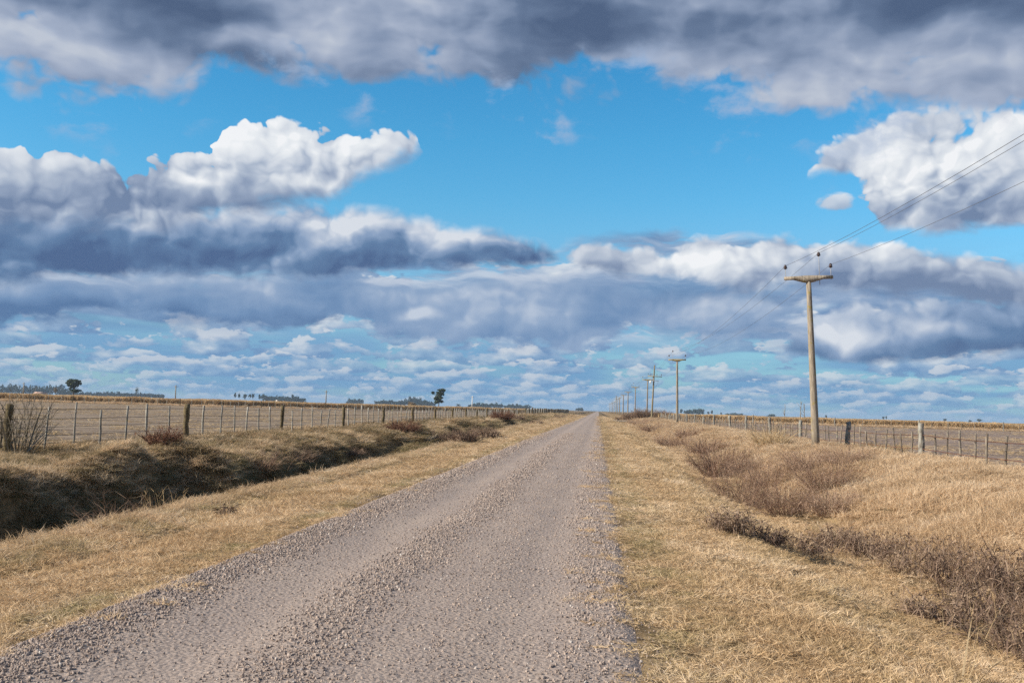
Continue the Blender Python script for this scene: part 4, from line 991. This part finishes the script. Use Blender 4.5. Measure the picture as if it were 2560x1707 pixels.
# dead trees by the right maize
def dead_tree(px, base_y_, topy, Y, label, n=10):
    x = at_y(px, Y, 1040); d = ray(px, topy); z0 = ground_z(x, Y); H = EYE + d[2] / d[1] * Y - z0
    g = Geo(); z = np.linspace(0, H, 8); P = np.stack([np.cumsum(rng.normal(0, .05, 8)), 0 * z, z], 1); g.tube(P, np.linspace(.11, .03, 8), 6)
    for k in range(n):
        i = rng.integers(2, 7); b = P[i]; dd = rng.normal(size=3) * [.6, .6, .2]; dd[2] = abs(dd[2]) + .9; L = rng.uniform(.4, 1.1)
        g.tube([b, b + dd * L * .5, b + dd * L + [0, 0, .1]], np.array([.04, .025, .01]), 5)
    o = g.build('dead_tree', M['greytwig'], None, True); o.location = (x, Y, z0); tag(o, label, 'dead tree', 'bare dead trees at the right maize')
dead_tree(2001, 1040, 1003, 208, 'bare dead tree with upright twigs, left of the pair near the nearest power pole')
dead_tree(2010, 1040, 1010, 208, 'bare dead tree, thicker trunk, right of the pair near the nearest power pole', 7)
dead_tree(1962, 1036, 1009, 208, 'very thin bare sapling standing left of the two dead trees', 3)
# far buildings
def shed(px, Y, w, h, label):
    x = at_y(px, Y); rt = empty('farm_shed', (x, Y, ground_z(x, Y))); tag(rt, label, 'shed')
    g = Geo(); g.box((0, 0, h * .35), (w, 5, h * .7)); g.build('wall', M['white'], rt)
    r = Geo(); V = [(-w / 2 - .3, -2.8, h * .7), (w / 2 + .3, -2.8, h * .7), (w / 2 + .3, 2.8, h * .7), (-w / 2 - .3, 2.8, h * .7), (-w / 2 - .3, 0, h), (w / 2 + .3, 0, h)]
    r.add(V, [(0, 1, 5, 4), (2, 3, 4, 5), (3, 2, 1, 0)], [(0, 4, 3), (1, 2, 5)]); r.build('roof', M['roof'], rt)
    dd = Geo(); dd.box((0, -2.53, h * .25), (1.2, .06, h * .5)); dd.build('door', M['bark'], rt)
shed(100, 760, 8.5, 3.6, 'low farm shed with pinkish roof before the left wood')
x = at_y(693, 330); rt = empty('water_tank', (x, 330, ground_z(x, 330))); tag(rt, 'small whitish box tank beyond the left maize', 'tank')
g = Geo(); g.box((0, 0, 1.75), (.85, .7, .6)); g.build('tank', M['white'], rt)
g = Geo(); [g.box((sx * .33, sy * .27, .74), (.08, .08, 1.42)) for sx in (-1, 1) for sy in (-1, 1)]; g.build('stand', M['bark'], rt)
# ------------------------------------------------------------------ brush: every clump is a thing
def twigs(n, R, H, w, up=1.0, droop=.25, fork=2, thick=1.0):
    g = Geo(); a = rng.uniform(0, 6.283, n); r = R * .35 * np.sqrt(rng.uniform(0, 1, n))
    b = np.stack([r * np.cos(a), r * np.sin(a), -.03 + 0 * a], 1)
    d = np.stack([np.cos(a) * rng.uniform(.1, 1.1, n) * R / H, np.sin(a) * rng.uniform(.1, 1.1, n) * R / H, up + 0 * a], 1) + rng.normal(0, .18, (n, 3))
    L = H * rng.uniform(.55, 1.1, n); g.strips(b, d, L, w * np.where(rng.uniform(0, 1, n) < .12, 2.6, 1.0), droop * rng.uniform(.2, 1.4, n), .15 * rng.normal(size=n), 3, taper=2.5)
    dn = d / np.linalg.norm(d, axis=1)[:, None]
    for lev in range(fork):
        m = n * 3; k = rng.integers(0, n, m); t = rng.uniform(.25, .9, m)
        B = b[k] + dn[k] * (L[k] * t)[:, None]; B[:, 2] -= L[k] * droop * t * t * .6
        D = dn[k] + rng.normal(0, .55, (m, 3)); LL = L[k] * rng.uniform(.15, .4, m)
        g.strips(B, D, LL, w * .65, droop * .6, .3 * rng.normal(size=m), 2)
    return g, b, dn, L
def clump(name, kind, p, R, H, label, cat, mat='weed', n=70, w=.008, group=None):
    x, y = float(p[0]), float(p[1])
    g, b, dn, L = twigs(n, R, H, w, droop=.5 if kind == 'curly' else .2, fork=2)
    if kind in ('curly', 'leafy'):                       # dead leaves, curled over at their ends
        m = n * 7; k = rng.integers(0, n, m); t = rng.uniform(.2, 1.0, m)
        B = b[k] + dn[k] * (L[k] * t)[:, None]; B[:, 2] = np.maximum(B[:, 2] - L[k] * .25 * t * t, .01)
        D = dn[k] * .6 + rng.normal(0, .5, (m, 3)); D[:, 2] += .3
        ll = rng.uniform(.07, .21, m) * (1.0 if kind == 'curly' else .5)
        g.strips(B, D, ll, w * (2.0 if kind == 'curly' else 2.4), rng.uniform(.6, 2.0, m), rng.normal(0, .7, m), 3)
    if kind == 'stalks':
        m = int(n * 1.5); a = rng.uniform(0, 6.28, m); B = rng.normal(0, R * .25, (m, 3)); B[:, 2] = 0
        D = np.stack([np.cos(a) * .8, np.sin(a) * .8, rng.uniform(.3, 1.3, m)], 1); g.strips(B, D, rng.uniform(.5, 1.25, m) * H, w * 1.1, rng.uniform(.1, .6, m), .2 * rng.normal(size=m), 4)
    o = g.build(name, M[mat]); o.location = (x, y, ground_z(x, y)); o.rotation_euler = (0, 0, rng.uniform(-.4, .4))
    tag(o, label, cat, group); return o
GW = 'dead curled weeds in the right ditch'
CL = [ # px, py, width px, height px, kind, label
 (2555, 1650, 260, 230, 'curly', 'dense dark dead weed clump in the bottom right corner'),
 (2475, 1560, 260, 200, 'curly', 'large tangled dead weed clump above the bottom right corner'),
 (2395, 1470, 230, 190, 'curly', 'dark curled dead weed clump, middle of the diagonal weed row at right'),
 (2555, 1500, 230, 200, 'curly', 'curled dead weed clump cut by the right picture edge'),
 (2290, 1425, 220, 150, 'curly', 'dark dead weed clump at the upper end of the big diagonal row'),
 (2335, 1560, 170, 120, 'curly', 'small low dead weed clump on the near side of the diagonal row'),
 (2180, 1390, 160, 100, 'curly', 'thin low dead weed clump linking the two weed rows'),
 (2090, 1370, 170, 95, 'curly', 'low dead weed clump at the right end of the smaller weed row'),
 (1990, 1385, 180, 85, 'curly', 'low dead weed clump, third in the smaller weed row'),
 (1910, 1360, 150, 80, 'curly', 'low dead weed clump, second in the smaller weed row'),
 (1822, 1335, 120, 110, 'curly', 'dark curly dead weed at the left tip of the smaller weed row'),
]
for px, py, wp, hp, kd, lab in CL:
    p = at(px, py); s = p[1] / F_PX; clump('dead_weed', kd, p, wp * s * .62, hp * s * .9, lab, 'weed', 'weed', 85, .0085, GW)
GB = 'twiggy brown bushes along the right ditch'
CB = [(1850, 1265, 190, 130, 'mauve-brown twiggy bush, left front of the big right thicket'), (1960, 1290, 180, 110, 'brown twiggy bush, centre front of the big right thicket'),
      (1800, 1195, 150, 100, 'brown twiggy bush, left back of the big right thicket'), (1920, 1215, 190, 110, 'brown twiggy bush, centre back of the big right thicket'),
      (2060, 1230, 170, 110, 'brown twiggy bush, right part of the big right thicket'), (2080, 1290, 140, 90, 'thin twiggy bush before the grassy bank at right'),
      (2110, 1165, 150, 70, 'brown bush on the bank just right of the nearest power pole foot'), (2010, 1180, 120, 70, 'brown bush just left below the nearest power pole foot'),
      (1690, 1120, 130, 50, 'low brown brush in the right ditch, front of the middle patch'), (1770, 1135, 130, 50, 'low brown brush in the right ditch, right of the middle patch'),
      (1720, 1095, 80, 36, 'small brown brush patch behind the middle patch'), (1640, 1080, 90, 34, 'low brown brush below the second power pole, left'),
      (1600, 1062, 80, 26, 'farthest low brown brush in the right ditch')]
for px, py, wp, hp, lab in CB:
    p = at(px, py); s = p[1] / F_PX; far = p[1] > 35; clump('dry_bush', 'leafy', p, wp * s * .72, hp * s * 1.05, lab, 'bush', 'brown', 210, .0065 if not far else .015, GB)
for px, py, wp, hp, lab in [(1925, 1118, 130, 80, 'arching tan-brown bush against the right fence, left of the nearest pole'), (2215, 1135, 150, 60, 'arching straw-coloured vine bush on the right fence, right of the nearest pole')]:
    p = at(px, py); s = p[1] / F_PX; clump('arching_bush', 'stalks', p, wp * s * .6, hp * s * .95, lab, 'bush', 'straw', 120, .014)
    clump_ = None
GS = 'single tall dry stalks'
for px, py, hp, lab in [(2105, 1225, 95, 'single thin dark stalk on the right bank, left one'), (2135, 1215, 90, 'single thin dark stalk on the right bank, right one'), (2395, 1700, 230, 'tall pale stalk tuft rising from the bottom edge before the weeds')]:
    p = at(px, py); s = p[1] / F_PX; clump('dry_stalk', 'bare', p, .12 if hp < 200 else .35, hp * s, lab, 'stalk', 'brown' if hp < 200 else 'straw', 3 if hp < 200 else 9, .006, GS)
# far thicket on the right
GT = 'far brown thicket below the power line'
for px, Y, wp, hp, lab in [(1552, 215, 34, 12, 'low left end of the far brown thicket'), (1578, 205, 44, 20, 'left hump of the far brown thicket'), (1606, 200, 50, 25, 'tallest hump of the far brown thicket, left of the leaning pole'),
                           (1650, 204, 44, 24, 'part of the far brown thicket right behind the leaning pole'), (1668, 215, 26, 18, 'rusty right end of the far brown thicket')]:
    x = at_y(px, Y, 1040); s = Y / F_PX; clump('dry_bush', 'leafy', (x, Y), wp * s * .62, hp * s * 1.15 + .3, lab, 'bush', 'weed' if px < 1660 else 'redweed', 420, .035, GT)
# left side brush
p = at(40, 1135); s = p[1] / F_PX
clump('bare_shrub', 'bare', p, 120 * s * .9, 185 * s, 'grey leafless shrub at the left edge before the first thick post', 'shrub', 'greytwig', 80, .018)
for px, py, wp, hp, mt, kd, nm, lab, n, w in [
    (405, 1118, 100, 72, 'redweed', 'leafy', 'dry_bush', 'rusty brown bush at the foot of the thick left fence post', 130, .012),
    (290, 1300, 240, 125, 'weed', 'stalks', 'dry_stalks', 'sprawling clump of broken brown stalks over the left ditch', 34, .010),
    (410, 1255, 150, 100, 'straw', 'stalks', 'dry_stalks', 'smaller clump of brown stalks right of the sprawling one', 16, .009),
    (560, 1290, 60, 50, 'weed', 'curly', 'dead_weed', 'small dark dead weed on the left verge', 16, .007),
    (640, 1180, 170, 90, 'brown', 'stalks', 'dry_stalks', 'thin brown reeds at the bottom of the left ditch', 60, .010),
    (740, 1160, 130, 55, 'weed', 'stalks', 'dry_stalks', 'brown reeds in the left ditch before the dark hollow', 70, .012),
    (860, 1145, 130, 40, 'weed', 'leafy', 'dry_bush', 'low brown brush in the left ditch, right of the reeds', 110, .012),
    (1005, 1083, 100, 46, 'redweed', 'leafy', 'dry_bush', 'dark rusty bush hanging on the left bank under the fence', 260, .02),
    (1105, 1112, 90, 46, 'weed', 'leafy', 'dry_bush', 'left part of the long brown bush row in the left ditch', 240, .02),
    (1160, 1108, 90, 44, 'weed', 'leafy', 'dry_bush', 'middle part of the long brown bush row in the left ditch', 240, .02),
    (1215, 1098, 80, 40, 'weed', 'leafy', 'dry_bush', 'right part of the long brown bush row in the left ditch', 240, .02),
    (1255, 1050, 70, 30, 'redweed', 'leafy', 'dry_bush', 'rusty bush before the far end of the left fence', 240, .03),
    (1290, 1056, 50, 22, 'weed', 'leafy', 'dry_bush', 'brown bush just before the fence gap', 200, .03),
    (1340, 1062, 40, 16, 'weed', 'leafy', 'dry_bush', 'pale brown brush between the ditch and the fence gap', 160, .03),
    (1400, 1046, 34, 14, 'weed', 'leafy', 'dry_bush', 'last brown brush beside the side track on the left', 160, .03)]:
    p = at(px, py)
    if px in (290, 410): X_ = -7.35; p = np.array([X_, at_x(px, X_, py), 0])        # on the lip of the ditch
    s = p[1] / F_PX
    clump(nm, kd, p, wp * s * .62, hp * s, lab, {'dry_bush': 'bush', 'dry_stalks': 'stalks', 'dead_weed': 'weed'}[nm], mt, n, w)
for px, Y, wp, hp, lab in [(1430, 235, 24, 11, 'bright straw-yellow tussock at the far end of the left fence'), (1408, 225, 14, 8, 'small straw-yellow tussock left of the bright one')]:
    x = at_y(px, Y, 1030); s = Y / F_PX; o = tuft('tussock', M['long'], 900, wp * s * .55, hp * s * 1.0, hp * s * 1.7, .06, 1.2, (0, 0), .5, .2, 3)
    COL.objects.link(o); o.location = (x, Y, ground_z(x, Y)); tag(o, lab, 'tussock')
# ------------------------------------------------------------------ air
hz_m = bpy.data.materials.new('haze'); hz_m.use_nodes = True; T = NT(hz_m.node_tree); T.n.clear()
vol = T.new('ShaderNodeVolumePrincipled'); vol.inputs['Density'].default_value = HAZE; vol.inputs['Color'].default_value = (0.62, 0.80, 1.0, 1); vol.inputs['Anisotropy'].default_value = 0.0
o_ = T.new('ShaderNodeOutputMaterial'); T.l.new(vol.outputs[0], o_.inputs['Volume'])
if HAZE > 0:
    g = Geo(); g.box((0, 0, 15), (12400, 18600, 35)); tag(g.build('haze', hz_m), 'thin bluish air over the whole plain', kind='stuff')
